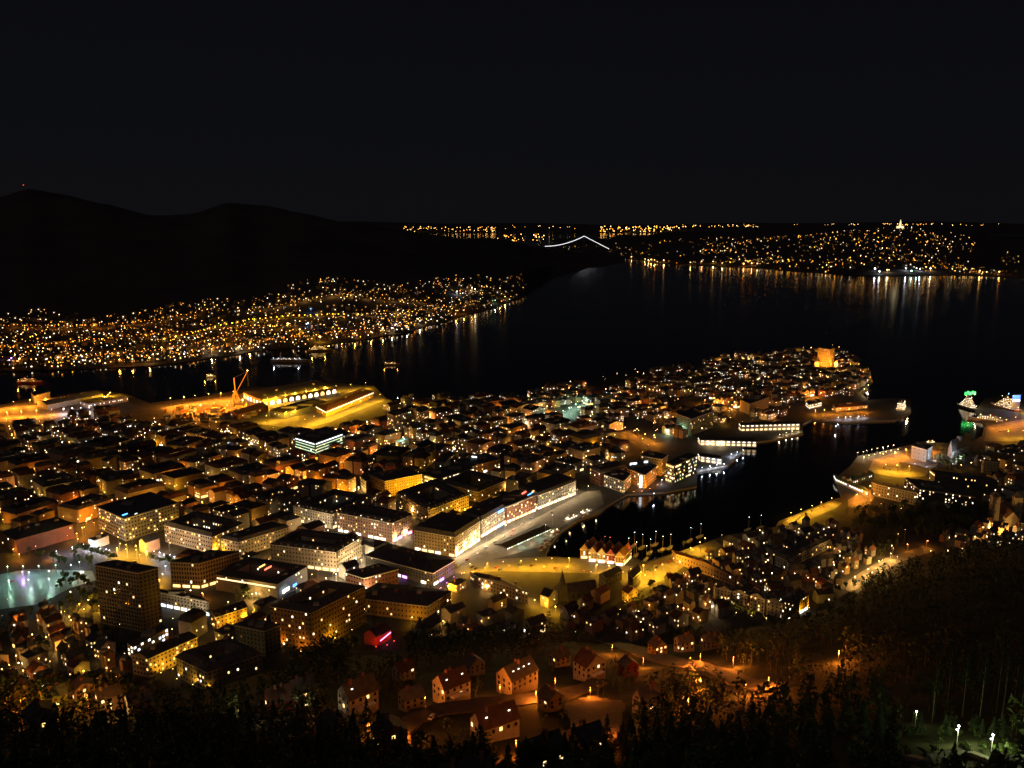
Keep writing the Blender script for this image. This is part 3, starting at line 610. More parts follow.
roofsign(find('dark high-rise office tower'), 111, 572, 47, 3, 1.6, 'white', R(160)); roofsign(find('dark high-rise office tower'), 115, 573, 47, 3, 1.6, 'white', R(160))
tw = find('dark high-rise office tower'); pN = G(131, 630, 2.5)
roofsign(find('flat block with a glowing white roof'), 476, 457, 17, 12, 1.6, 'cool', R(160))

# ------------------------------------------------------------------ floodlights placed beside facades: each one is a real lamp on a short post
def flood(px, py, col, power, hgt=3.5, z=2.5):
    p = G(px, py, z); D = math.hypot(p.x, p.y)
    o = thing('floodlight', 'floodlight', p, 0, None, 'floodlights', lampmesh(col, hgt, .3))
    L = bpy.data.lights.new('flood_beam', 'SPOT'); L.energy = power*PS*1.6; L.color = LC[col]; L.shadow_soft_size = .3; L.spot_size = R(125); L.spot_blend = .6
    lo = bpy.data.objects.new('flood_beam', L); C.objects.link(lo); lo.parent = o; lo.location = (.9, 0, hgt+.6)
    lo.rotation_euler = Vector((p.x/D, p.y/D, .55)).to_track_quat('-Z', 'Y').to_euler(); NLIGHT[0] += 1
    auto(o, '%s floodlight on a post' % CN[col], 'floodlights')
for px, py in [(391, 504), (400, 501), (409, 498), (418, 495), (426, 492)]: flood(px, py, 'yellow', 90000, 5)
for px, py in [(420, 560), (432, 563), (444, 566)]: flood(px, py, 'amber', 14000, 5)
for px, py in [(452, 587), (440, 592), (430, 600)]: flood(px, py, 'yellow', 22000, 4)
for px, py in [(439, 592), (446, 586), (453, 580)]: flood(px, py, 'purple', 16000, 3)
for px, py in [(345, 577), (352, 571), (333, 578)]: flood(px, py, 'white', 60000, 5)
for px, py in [(622, 492), (633, 494), (641, 493.5), (649, 491), (657, 487)]: flood(px, py, 'orange', 110000, 3)
for px, py in [(664, 479), (665, 472), (650, 470)]: flood(px, py, 'yellow', 42000, 4)
for px, py in [(742, 424), (752, 422), (762, 419)]: flood(px, py, 'amber', 60000, 4)
for px, py in [(818, 368), (826, 369), (834, 368)]: flood(px, py, 'orange', 330000, 4)
for px, py in [(914, 466), (926, 469), (934, 463)]: flood(px, py, 'cool', 70000, 3)
for px, py in [(944, 463), (952, 466), (960, 461)]: flood(px, py, 'cool', 70000, 3)
for px, py in [(375, 650), (393, 644), (386, 648)]: flood(px, py, 'red', 7000, 2.5)
for px, py in [(222, 633), (232, 628), (243, 622), (252, 616)]: flood(px, py, 'yellow', 16000, 3.5)
for px, py in [(160, 678), (172, 674), (185, 668), (196, 662), (206, 655)]: flood(px, py, 'yellow', 14000, 4)
for px, py in [(176, 684), (192, 690), (207, 694), (225, 687)]: flood(px, py, 'yellow', 7000, 4)
for px, py in [(720, 612), (735, 616), (750, 619), (765, 622)]: flood(px, py, 'amber', 8000, 3)
for px, py in [(792, 622), (800, 616), (808, 611)]: flood(px, py, 'yellow', 16000, 3)
for px, py in [(172, 622), (185, 624), (195, 622)]: flood(px, py, 'white', 20000, 3)
for px, py in [(280, 650), (300, 655), (315, 655)]: flood(px, py, 'orange', 9000, 3)
for px, py in [(880, 506), (890, 508), (900, 511)]: flood(px, py, 'amber', 5000, 3)
for px, py in [(265, 402), (285, 399), (305, 396), (325, 393)]: flood(px, py, 'yellow', 80000, 12)

# ------------------------------------------------------------------ churches
def twin_church():
    base = G(1004, 520); rz = R(-10)
    o = thing('twin_towered_church', 'church', base, rz, 'white lit stone church with two square towers and a dark saddle roof'); landmark(1005, 515, 'the twin-towered church')
    for sx in (-1, 1):
        t = MB(); t.box(sx*11-4, -4, 0, sx*11+4, 4, 27, WALLS['cream']); to = link('tower', t.mesh('tower'), o)
        r = MB(); m = 4.3; x = sx*11
        r.add([(x-m, -m, 27), (x+m, -m, 27), (x+m, m, 27), (x-m, m, 27), (x, 0, 33)], [(0, 1, 4), (1, 2, 4), (2, 3, 4), (3, 0, 4), (3, 2, 1, 0)], ROOFS['slate']); link('tower_roof', r.mesh('tower_roof'), to)
        for z in (10, 20): link('window', winmesh(.9, 2.0, 'off'), to, (x, -4.02, z))
    nv = MB(); nv.box(-6, -20, 0, 6, 18, 9, WALLS['cream']); nv.add([(-6, -20, 9), (6, -20, 9), (0, -20, 16)], [(0, 1, 2)], WALLS['cream']); link('nave', nv.mesh('nave'), o)
    r = MB(); r.add([(-6.5, -20.4, 8.9), (-6.5, 18, 8.9), (0, 18, 16.3), (0, -20.4, 16.3), (6.5, -20.4, 8.9), (6.5, 18, 8.9)], [(0, 1, 2, 3), (3, 2, 5, 4)], ROOFS['tile']); link('roof', r.mesh('roof'), o)
    for px, py in [(988, 531), (1000, 538), (1012, 538)]: flood(px, py, 'amber', 80000, 3)
twin_church()
def steeple(px, py, label, hgt=26, body='stone', rz=.4, L=24, col='slate', lm=None):
    p = G(px, py); o = thing('church', 'church', p, rz, label)
    t = MB(); t.box(-3.5, -3.5, 0, 3.5, 3.5, hgt*.55, WALLS[body]); to = link('tower', t.mesh('tower'), o)
    s = MB(); s.cyl(0, 0, hgt*.55, hgt*.62, 4, 3.2, ROOFS[col], 8); s.cyl(0, 0, hgt*.62, hgt, 3, .1, ROOFS[col], 8); link('spire', s.mesh('spire'), to)
    n_ = MB(); n_.box(3.5, -6, 0, 3.5+L, 6, 9, WALLS[body]); link('nave', n_.mesh('nave'), o)
    r = MB(); r.add([(3.5, -6.5, 8.9), (3.9+L, -6.5, 8.9), (3.9+L, 0, 15), (3.5, 0, 15), (3.5, 6.5, 8.9), (3.9+L, 6.5, 8.9)], [(0, 1, 2, 3), (3, 2, 5, 4)], ROOFS[col]); link('roof', r.mesh('roof'), o)
    for k in range(4): link('window', winmesh(1, 3, 'off'), o, (8+k*5, -6.03, 5))
    if lm: landmark(px, py, lm)
    return o
steeple(562, 600, 'dark church with a slim spire among low roofs by the market', 27, 'dark', .3, 26, lm='the dark church spire')
steeple(420, 640, 'small church whose pale gable faces the wood', 20, 'cream', 1.0, 16)
steeple(452, 655, 'white chapel with a short spire above the trees', 18, 'white', .6, 14)

# ------------------------------------------------------------------ the gabled wooden wharf houses, lit red and white
kw = [(584, 549, 'ochre', 'yellow gabled wharf house, first in the quay row'), (592, 552, 'cream', 'pale gabled wharf house with a glowing shop floor'), (601, 553, 'white', 'white gabled wharf house in the middle of the quay row'),
      (610, 554, 'red', 'red gabled wharf house under a red glowing roof'), (619, 556, 'ochre', 'last gabled wharf house by the yellow quay street')]
for i, (px, py, wl_, lb) in enumerate(kw):
    p = G(px-3.6, py, 12.5); dx = Vector((math.cos(R(-8)), math.sin(R(-8)))); dy = Vector((math.cos(R(62)), math.sin(R(62))))
    building('wharf_house', 'house', (p.x, p.y), dx*7.6, dy*22, 10, roof='gable', gable='v', roofh=5, wall=wl_, rm='tile', floors=3, litp=.25, dark=True, bay=2.4, cols=(W, Wh), shop=((Wh, W), 1), label=lb, group='gabled wharf houses on the quay')
for px, py, c, pw in [(583, 574, 'red', 9000), (590, 575, 'white', 9000), (600, 576, 'white', 16000), (608, 577, 'white', 16000), (616, 577, 'orange', 14000), (622, 575, 'orange', 16000)]: flood(px, py, c, pw, 3)
for px, py in [(609, 549), (604, 548), (628, 560), (634, 556)]: flood(px, py, 'red', 11000, 12)
landmark(600, 562, 'the gabled wharf houses')
# dark block with the yellow lit gable wall
hb((599, 574), (606, 579), (622, 571), 9, 'dark-roofed house pair in front of the wharf houses', name='old_house', cat='house', wall='dark', floors=2, litp=.05, dark=True, roof='gable', rm='slate')
hb((622, 590), (628, 594), (638, 590), 9, 'house with a glowing yellow gable at the foot of the alley', name='old_house', cat='house', wall='yellow', floors=2, litp=0, dark=True, roof='gable', gable='v', rm='tile'); landmark(630, 598, 'the glowing yellow gable')
hb((628, 572), (633, 578), (641, 571), 12, 'tall dark warehouse house beside the yellow quay street', name='old_house', cat='house', wall='dark', floors=3, litp=.03, dark=True, roof='gable', rm='slate')
for px, py in [(624, 606), (630, 608), (637, 604), (619, 614)]: flood(px, py, 'yellow', 15000, 4)

# ------------------------------------------------------------------ squares, quays and streets
sheet('market_square', [(452, 556), (480, 560), (520, 558), (545, 557), (582, 559), (612, 563), (622, 575), (580, 573), (500, 571), (462, 574), (448, 572)], M_PAVE)
sheet('harbour_street', [(448, 562), (500, 535), (540, 516), (585, 492), (600, 490), (604, 504), (578, 518), (555, 530), (546, 545), (500, 558), (480, 562)], M_PAVE, .03)
sheet('quay_street', [(612, 566), (640, 566), (690, 548), (715, 540), (722, 546), (690, 562), (668, 578), (640, 590), (622, 585)], M_PAVE, .05)
sheet('festival_square', [(873, 460), (895, 452), (925, 446), (948, 446), (940, 462), (925, 476), (900, 478), (868, 472)], M_PAVE, .03)
sheet('parking_quay', [(781, 524), (790, 518), (834, 501), (842, 503), (836, 508), (792, 527)], M_PAVE, .03)
sheet('ferry_quay', [(848, 500), (868, 488), (876, 494), (866, 512), (848, 506)], M_PAVE, .03)
sheet('cruise_quay', [(984, 441), (987, 426), (1060, 412), (1090, 440), (1050, 442)], M_PAVE, .03)
sheet('port_yard', [(160, 408), (200, 401), (250, 392), (330, 385), (372, 388), (385, 400), (330, 422), (300, 430), (268, 425), (180, 420)], M_PAVE, .03)
sheet('fjord_quay', [(-60, 412), (0, 408), (30, 401), (60, 400), (90, 405), (60, 418), (-60, 426)], M_PAVE, .03)
sheet('pond_plaza', [(-80, 596), (-20, 578), (30, 569), (92, 571), (96, 580), (70, 588), (40, 604), (-20, 612), (-80, 614)], mat('plaza_stone', (.20, .26, .25), .35, .5, .3, .03), .05); landmark(40, 590, 'the pale green plaza')
ribbon('upper_street', [(845, 590), (870, 573), (893, 560), (930, 548)], 13, M_PAVE, .09)
ribbon('hill_road', [(600, 640), (625, 648), (650, 656), (680, 664), (715, 672), (745, 684), (775, 690)], 15, mat('worn_asphalt', (.085, .075, .062), .85, .2, .35, .2), .15, True)
ribbon('hill_lane', [(400, 752), (398, 735), (412, 722), (436, 714), (480, 708), (520, 704), (560, 698), (585, 690), (600, 682)], 9, MATS['worn_asphalt'], .15, True)
ribbon('garden_path', [(908, 757), (930, 762), (965, 752), (1000, 765), (1040, 760)], 3, M_PAVE, .1, True)

def clear_yard(name, pts, m):
    mb = MB(); px0, px1 = min(p[0] for p in pts), max(p[0] for p in pts); py0, py1 = min(p[1] for p in pts), max(p[1] for p in pts); N = 22
    idx = {}
    for i in range(N+1):
        for j in range(N+1):
            q = HP(px0+(px1-px0)*i/N, py0+(py1-py0)*j/N); idx[i, j] = len(mb.v); mb.v.append((q.x, q.y, q.z+1.3))
    mb.mi(m)
    for i in range(N):
        for j in range(N):
            if inpoly(px0+(px1-px0)*(i+.5)/N, py0+(py1-py0)*(j+.5)/N, pts): mb.f.append((idx[i, j], idx[i+1, j], idx[i+1, j+1], idx[i, j+1])); mb.m.append(0)
    structure(name, mb)
clear_yard('gravel_yard', [(565, 706), (590, 698), (625, 704), (622, 725), (612, 748), (590, 746), (572, 730)], mat('gravel', (.10, .085, .06), .95, .1, .3, .3))

# ------------------------------------------------------------------ villas on the slope
def villa(px, py, label, wu, wv, h, ang, wall='white', rm='slate', litp=.4, gable='u', skylights=0, extra=0, floors=2, rh=5.5):
    """px,py: the near bottom corner"""
    p = HP(px, py); a = R(ang); h *= 1.0; wu *= .95; wv *= .95
    u = Vector((math.cos(a), math.sin(a)))*wu; v = Vector((-math.sin(a), math.cos(a)))*wv
    zs = [hillz(p.x+s*u.x+t*v.x, p.y+s*u.y+t*v.y) for s in (0, 1) for t in (0, 1)]; z0 = hillz(p.x, p.y)
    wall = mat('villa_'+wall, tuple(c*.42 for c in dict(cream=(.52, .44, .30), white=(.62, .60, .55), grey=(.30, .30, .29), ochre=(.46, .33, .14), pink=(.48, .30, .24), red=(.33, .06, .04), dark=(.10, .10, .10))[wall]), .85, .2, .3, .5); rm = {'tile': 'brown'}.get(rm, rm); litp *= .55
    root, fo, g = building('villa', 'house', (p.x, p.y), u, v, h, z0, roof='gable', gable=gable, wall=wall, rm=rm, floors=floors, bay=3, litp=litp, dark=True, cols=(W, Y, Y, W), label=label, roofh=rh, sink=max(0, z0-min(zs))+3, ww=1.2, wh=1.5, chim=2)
    rf = next(o for o in root.children if o.name.startswith('roof'))
    for k in range(skylights):
        s = .2+.6*k/max(1, skylights-1); t = .25
        u2, v2, base, pt, hh = g
        if gable == 'u': q = pt(s, t); zz = h+rh*t*2+.35
        else: q = pt(t, s); zz = h+rh*t*2+.35
        link('skylight', winmesh(.9, .9, Wh), rf, (q[0], q[1], zz), a)
    if extra:
        q = fo[0]; m = MB(); d = Vector((q[1][0]-q[0][0], q[1][1]-q[0][1])); nn = Vector((d.y, -d.x)).normalized(); a1 = Vector(q[0])+d*.2; b1 = Vector(q[0])+d*.8
        m.prism([tuple(a1+nn*.1), tuple(a1+nn*2.8), tuple(b1+nn*2.8), tuple(b1+nn*.1)], 2.6, 2.9, WALLS['white'])
        for c in (a1+nn*2.6, b1+nn*2.6): m.cyl(c.x, c.y, -3, 2.6, .12, .12, WALLS['white'])
        link('balcony', m.mesh('balcony'), root)
    return root
villa(586, 681, 'grey gabled villa with lit windows beside the upper road', 14, 11, 7, 35, 'white', 'tile', .2, 'v', 0, 1); landmark(583, 665, 'the grey gabled villa')
villa(445, 704, 'white gabled villa with a red roof and glowing veranda', 15, 11, 6.5, 38, 'white', 'tile', .15, 'u', 2, 1); landmark(447, 690, 'the veranda villa')
villa(512, 694, 'dark-roofed villa with a row of lit skylights', 18, 12, 6, 42, 'cream', 'black', .12, 'u', 4); landmark(510, 682, 'the skylight villa')
villa(350, 716, 'white villa with a long dark roof and lit basement windows', 15, 11, 7, 40, 'white', 'black', .3, 'u', 1, 1); landmark(358, 705, 'the long-roofed villa')
villa(482, 742, 'low house whose brown roof glows orange under a street lamp', 17, 10, 4.5, 30, 'white', 'tile', .4, 'u', 2, 0, 1, 5); landmark(495, 720, 'the glowing brown roof')
villa(532, 775, 'dark-roofed house at the bottom of the slope with lit eaves', 13, 9, 3.8, 30, 'cream', 'black', .5, 'u', 0, 0, 1); landmark(535, 742, 'the lowest dark-roofed house')
villa(446, 812, 'house showing only its big black roof above the lane', 14, 10, 4, 20, 'dark', 'black', .2, 'u', 0, 0, 2)
villa(642, 716, 'small house hidden behind trees above the gravel yard', 10, 8, 5, 25, 'white', 'slate', .3, 'u', 0, 0, 1)
for i, (px, py, w1, w2, h_, an, wl_, rm_, lp_, lb) in enumerate([
    (405, 712, 10, 8, 5, 30, 'cream', 'slate', .15, 'small cream cottage between two villas of the lane'), (548, 712, 9, 8, 4.5, 35, 'ochre', 'black', .2, 'low ochre cottage beside the gravel yard'), (400, 682, 10, 8, 5, 40, 'white', 'tile', .2, 'white cottage among the trees above the lane'),
    (470, 676, 10, 8, 5, 35, 'grey', 'slate', .15, 'grey cottage squeezed behind the skylight villa'), (556, 668, 10, 8, 5, 30, 'cream', 'black', .25, 'cream cottage at the edge of the upper trees'), (625, 676, 9, 7, 4.5, 25, 'red', 'slate', .2, 'dark red cottage on the upper road'),
    (680, 652, 11, 8, 5.5, 20, 'white', 'slate', .35, 'white cottage over the bend of the hill road'), (655, 656, 10, 8, 5, 28, 'ochre', 'black', .3, 'ochre cottage under the terrace trees'), (706, 650, 10, 8, 5, 15, 'grey', 'slate', .35, 'grey cottage lowest under the gabled terrace'), (380, 752, 11, 9, 5, 30, 'dark', 'black', .15, 'dark cottage by the lane entrance'),
    (580, 755, 11, 9, 4, 28, 'dark', 'black', .12, 'dark house under the gravel yard'), (15, 706, 11, 9, 6, 45, 'cream', 'tile', .3, 'cream house near the lower left edge of the wood'), (45, 712, 11, 9, 6, 40, 'ochre', 'slate', .3, 'ochre house glowing among the park side trees'), (75, 702, 11, 9, 6, 42, 'white', 'slate', .3, 'white house at the start of the wood'),
    (100, 712, 11, 9, 6, 38, 'pink', 'tile', .25, 'pinkish house half sunk in the wood'), (30, 735, 11, 9, 6, 45, 'white', 'black', .2, 'pale house deep in the lower left wood'), (130, 716, 11, 9, 5, 38, 'grey', 'slate', .15, 'grey house beside the wooded block corner'), (325, 745, 11, 9, 5, 35, 'dark', 'black', .1, 'nearly hidden dark house in the wood')]):
    villa(px, py, lb, w1, w2, h_, an, wl_, rm_, lp_, 'uv'[i % 2], 0, 0, 2, 3.6)
villa(270, 716, 'lonely house in the dark wood with three lit windows', 12, 9, 5, 30, 'red', 'tile', .25, 'u', 0, 0, 1)
villa(295, 708, 'pale house end glimpsed through the wood', 11, 9, 6, 35, 'white', 'slate', .2, 'u', 0, 0)
# car parked in the lane
def car(p, rz, label, paint, group=None):
    o = thing('parked_car', 'car', p, rz, label, group)
    b_ = MB(); prof = [(-2.1, .35), (-2.15, .8), (-1.9, .95), (-1.2, 1.0), (1.0, .98), (2.0, .85), (2.15, .55), (2.1, .32)]
    def ext(mb, pr, y, m): 
        n_ = len(pr); mb.add([(x, -y, z) for x, z in pr]+[(x, y, z) for x, z in pr], [tuple(range(n_)), tuple(range(2*n_-1, n_-1, -1))]+[((i+1) % n_, i, n_+i, n_+(i+1) % n_) for i in range(n_)], m)
    ext(b_, prof, .88, paint); link('body', b_.mesh('body'), o)
    c_ = MB(); ext(c_, [(-1.7, .97), (-1.2, 1.42), (.3, 1.45), (1.05, .98)], .76, M_DGLASS); link('cabin', c_.mesh('cabin'), o)
    t_ = MB(); ext(t_, [(-1.25, 1.42), (-1.2, 1.5), (.3, 1.52), (.35, 1.44)], .74, paint); link('car_roof', t_.mesh('car_roof'), o)
    for sx in (-1.35, 1.35):
        for sy in (-.85, .85):
            w_ = MB(); n_ = 10
            w_.add([(sx+.33*math.cos(2*PI*i/n_), sy+yy, .33+.33*math.sin(2*PI*i/n_)) for yy in (-.1, .1) for i in range(n_)], [tuple(range(n_)), tuple(range(2*n_-1, n_-1, -1))]+[((i+1) % n_, i, n_+i, n_+(i+1) % n_) for i in range(n_)], M_DGLASS); link('wheel', w_.mesh('wheel'), o)
    return o
PAINT = {k: mat('paint_'+k, c, .3, .5, 0) for k, c in dict(white=(.75, .75, .75), silver=(.4, .4, .42), black=(.02, .02, .02), red=(.4, .03, .02), blue=(.04, .08, .25)).items()}
p = HP(432, 720); car((p.x, p.y, p.z+1.0), R(70), 'white car parked in the orange-lit lane', PAINT['white'])
cars = [(470, 566), (476, 569), (500, 570), (486, 552), (512, 536), (530, 524), (552, 513), (648, 570), (655, 567), (661, 564), (800, 517), (806, 514), (812, 511), (818, 509), (824, 507), (796, 520), (884, 468), (890, 470), (902, 466), (1000, 432), (1008, 430), (60, 580), (74, 578), (85, 580), (12, 582)]
for t in range(34):
    k = t/34; cars.append([(458+k*78, 566-k*50), (470+k*100, 567+1.5*math.sin(k*9)), (648+k*50, 572-k*24), (852+k*36, 586-k*24)][t % 4])
cproto = {}
for i, (px, py) in enumerate(cars):
    k = ['white', 'silver', 'black', 'red', 'blue'][i*7 % 5]; p = G(px, py); p.z = 2.58
    if k not in cproto: o = car(p, R(55), None, PAINT[k], 'cars parked in the town'); cproto[k] = o
    else:
        s_ = cproto[k]; o = s_.copy(); C.objects.link(o); o.location = p
        for ch in s_.children: c2 = ch.copy(); C.objects.link(c2); c2.parent = o
    auto(o, '%s car parked' % k, 'cars', px, py)

# ------------------------------------------------------------------ boats and ships
def hull(mb, L, B, H, m, deckm, z=0):
    secs = [(-.5, .8), (-.3, .98), (.1, 1), (.3, .8), (.42, .45), (.5, .03)]; vs = []
    for s, k in secs:
        for y, zz in ((-.5, H+(.12*H if s > .3 else 0)), (-.36, -.3), (.36, -.3), (.5, H+(.12*H if s > .3 else 0))): vs.append((s*L+(0 if zz < 0 else (.02*L if s > .4 else 0)), y*B*k, z+zz))
    fs = []
    for i in range(5):
        for j in range(3): a = i*4+j; fs.append((a, a+1, a+5, a+4))
    fs.append((0, 3, 2, 1)); mb.add(vs, fs, m)
    mb.add([vs[i*4] for i in range(6)]+[vs[i*4+3] for i in range(5, -1, -1)], [tuple(range(12))], deckm)
def ship(px, py, L, B, rz, label, decks=3, col='white', lit=.6, key=(W, Wh), fun='dark', pw=60000, lc='white', group=None, sgn=None, lampcol='white'):
    p = G(px, py, 0); p.z = 0; o = thing('ship', 'ship', p, rz, label, group); H = L*.055+1.2
    h_ = MB(); hull(h_, L, B, H, WALLS[col], M_TRIM); link('hull', h_.mesh('hull'), o)
    x0, x1 = -.36*L, .24*L; z = H
    for d in range(decks):
        s_ = MB(); yb = B*.42-d*.35; s_.box(x0, -yb, z+.01, x1, yb, z+2.5, WALLS['white']); so = link('deck_house', s_.mesh('deck_house'), o)
        for fy in (-1, 1):
            k = max(2, int((x1-x0)/3.2))
            for i in range(k):
                if rnd.random() < lit: link('window', winmesh(1.5, 1.1, rnd.choice(key)), so, (x0+(i+.5)*(x1-x0)/k, fy*(yb+.03), z+1.5), 0 if fy < 0 else PI)
        for y in [-yb+1.2+i*2.2 for i in range(int((2*yb-1.5)/2.2)+1)]:
            if rnd.random() < lit: link('window', winmesh(1.5, 1.1, rnd.choice(key)), so, (x0-.03, y, z+1.5), -PI/2)
        z += 2.6; x0 += L*.04; x1 -= L*.05
    f_ = MB(); f_.cyl(x0+L*.08, 0, z, z+L*.07+1, 1.4, 1.1, WALLS[fun], 10); link('funnel', f_.mesh('funnel'), o)
    m_ = MB(); m_.cyl(x1-1, 0, z, z+L*.14, .25, .12, M_METAL, 6); m_.bar((x1-1, -1.6, z+L*.09), (x1-1, 1.6, z+L*.09), .1, M_METAL); link('mast', m_.mesh('mast'), o)
    k = max(2, int(L/14))
    for i in range(k):
        x = -.42*L+i*.84*L/k; b_ = MB(); b_.octa(x, -B*.3, H+3.4 if (x < -.36*L or x > .24*L) else z+.8, .5, BULB[lampcol]); link('deck_lamp', b_.mesh('deck_lamp'), o)
    if pw:
        pw *= .35
        light(lc, pw, o, (x0-6, -B*.4-5, z+4), .5); light(lc, pw, o, (x1+6, -B*.4-5, z+4), .5)
    if sgn: 
        for i in range(5): link('mast_light', winmesh(3.4, 5.4, sgn), o, (x0-1, -9+i*4.5, z+8+(i % 2)*1.5), -PI/2)
        r_ = MB(); r_.box(x0-.8, -3.2, z, x0-.4, -2.6, z+9, M_METAL); r_.box(x0-.8, 2.6, z, x0-.4, 3.2, z+9, M_METAL); r_.box(x0-.8, -10.5, z+8, x0-.5, 10.5, z+8.4, M_METAL); link('light_mast', r_.mesh('light_mast'), o)
    return o
ship(901, 410, 46, 15, R(60), 'brightly lit white ferry moored at the pier end', 4, 'white', 1, (Wh, W), 'blue', 50000); landmark(901, 405, 'the pier-end ferry')
ship(966, 408, 46, 13, R(100), 'offshore ship with green lights on top of its mast', 6, 'dark', .95, (Wh, W), 'ochre', 60000, sgn='vgreen'); landmark(966, 395, 'the green-mast ship')
bs = ship(1004, 409, 60, 17, R(102), 'big offshore ship glowing blue above a yellow lit deck', 6, 'red', .9, (Wh, Y), 'blue', 90000, 'amber'); landmark(1006, 395, 'the big blue-glowing ship')
c_ = MB(); c_.octa(0, -6, 27, .8, BULB['blue']); link('deck_lamp', c_.mesh('deck_lamp'), bs); light('blue', 120000, bs, (-34, 0, 30), .6); light('yellow', 90000, bs, (-40, 0, 12), .6)
for k in range(3):
    for j in range(4): link('mast_light', winmesh(3.4, 2.8, 'vblue' if k != 0 else 'cool'), bs, (-24, -6+j*4, 20+k*3.8), -PI/2)
mm = MB(); mm.box(-23.8, -8.4, 4, -23.3, 8.4, 30, M_METAL); link('light_rig', mm.mesh('light_rig'), bs)
ship(985, 421, 50, 10, R(150), 'white coastal ship along the orange cruise quay', 2, 'white', .9, (Wh, 'green', W), 'red', 30000)
ship(931, 444, 17, 6, R(20), 'small round-sterned boat strung with coloured lights', 1, 'white', 1, (Wh, 'green'), 'red', 12000, 'amber', lampcol='orange'); landmark(931, 438, 'the coloured-light boat')
ship(572, 520, 26, 6, R(50), 'white excursion boat at the market quay', 1, 'white', .9, (Wh, 'cool'), 'white', 14000)
ship(586, 514, 20, 5, R(48), 'smaller white boat in front of the excursion boat', 1, 'white', .9, ('cool', Wh), 'white', 12000)
ship(556, 534, 16, 4.5, R(50), 'motor cruiser with its lamps on beside the fish market', 1, 'white', .8, (Wh, ), 'white', 9000)
ship(847, 452, 16, 5, R(40), 'little ferry lying off the pier restaurant', 1, 'white', .7, (W, ), 'dark', 0) if False else None
ship(211, 377, 18, 6, R(10), 'lone bright boat on the dark fjord near the port', 1, 'white', 1, (Wh, Y), 'ochre', 60000, 'yellow', lampcol='yellow'); landmark(212, 374, 'the lone bright boat')
ship(392, 365, 34, 8, R(5), 'ferry crossing the dark fjord with reddish lamps', 1, 'dark', .5, ('dim', W), 'red', 20000, 'orange', lampcol='orange')
ship(290, 362, 90, 14, R(-4), 'long dark ship moored with a string of white lamps', 1, 'dark', .3, ('cool', Wh), 'grey', 20000, 'cool', lampcol='cool')
ship(30, 383, 50, 11, R(0), 'freighter with orange deck lamps by the far quay', 2, 'red', .5, (W, Y), 'red', 60000, 'orange', lampcol='orange')
ship(320, 351, 60, 12, R(12), 'yellow-lit ship at the dry dock across the fjord', 3, 'ochre', .6, (Y, W), 'ochre', 90000, 'yellow', lampcol='yellow')
sp = None
for i, (px, py) in enumerate([(628, 552), (636, 556), (642, 548), (650, 553), (655, 545), (662, 550), (634, 546), (670, 548), (646, 560), (690, 541), (700, 537), (545, 538), (552, 528), (760, 528), (748, 530)]):
    p = G(px, py, 0); p.z = 0
    if sp is None:
        sp = thing('sailing_boat', 'sailing boat', p, R(50), None, 'sailing boats in the harbour basin')
        h_ = MB(); hull(h_, 11, 3.4, 1.1, WALLS['white'], M_TRIM); link('hull', h_.mesh('hull'), sp)
        h_ = MB(); h_.box(-2.2, -.9, 1.1, 1.6, .9, 1.8, WALLS['white']); link('cabin', h_.mesh('cabin'), sp)
        h_ = MB(); h_.cyl(.8, 0, 1, 14, .11, .07, M_TRIM, 6); h_.bar((.8, 0, 2.2), (-3.8, 0, 2.2), .08, M_TRIM); h_.bar((.8, -1, 8), (.8, 1, 8), .04, M_TRIM); link('mast', h_.mesh('mast'), sp)
        h_ = MB(); h_.octa(.8, 0, 14.2, .28, BULB['cool']); link('mast_lamp', h_.mesh('mast_lamp'), sp); o = sp
    else:
        o = sp.copy(); C.objects.link(o); o.location = p; o.rotation_euler = (0, 0, R(50+rnd.uniform(-15, 15)))
        for ch in sp.children: c2 = ch.copy(); C.objects.link(c2); c2.parent = o
    auto(o, 'bare-masted white sailing boat', 'sailing boats', px, py)

# fish market canopy
p0, p1 = G(500, 551), G(545, 531); d = (p1-p0); L = math.hypot(d.x, d.y); rz = math.atan2(d.y, d.x)
o = thing('market_canopy', 'canopy', ((p0.x+p1.x)/2, (p0.y+p1.y)/2, 2.55), rz, 'long dark market canopy edged with greenish white light by the boats'); landmark(520, 540, 'the long market canopy')
m = MB(); m.add([(-L/2, -9, 5), (L/2, -9, 5), (L/2, 0, 7), (-L/2, 0, 7), (-L/2, 9, 5), (L/2, 9, 5), (-L/2, -9, 4.6), (L/2, -9, 4.6), (-L/2, 9, 4.6), (L/2, 9, 4.6)], [(0, 1, 2, 3), (3, 2, 5, 4), (6, 7, 1, 0), (4, 5, 9, 8), (6, 8, 9, 7), (6, 0, 3, 4, 8), (7, 9, 5, 2, 1)], ROOFS['black']); link('roof', m.mesh('roof'), o)
for i in range(9):
    for s in (-8, 8): m = MB(); m.cyl(-L/2+2+i*(L-4)/8, s, 0, 4.7, .15, .15, M_METAL); link('post', m.mesh('post'), o)
for i in range(int(L/5)): link('light_tube', winmesh(3.8, .45, 'green' if i % 3 else 'cool'), o, (-L/2+2.5+i*5, -9.1, 4.3))
for i in range(5): light('green' if i % 2 else 'white', 7000, o, (-L/2+6+i*(L-12)/4, -11, 3.6), .3)

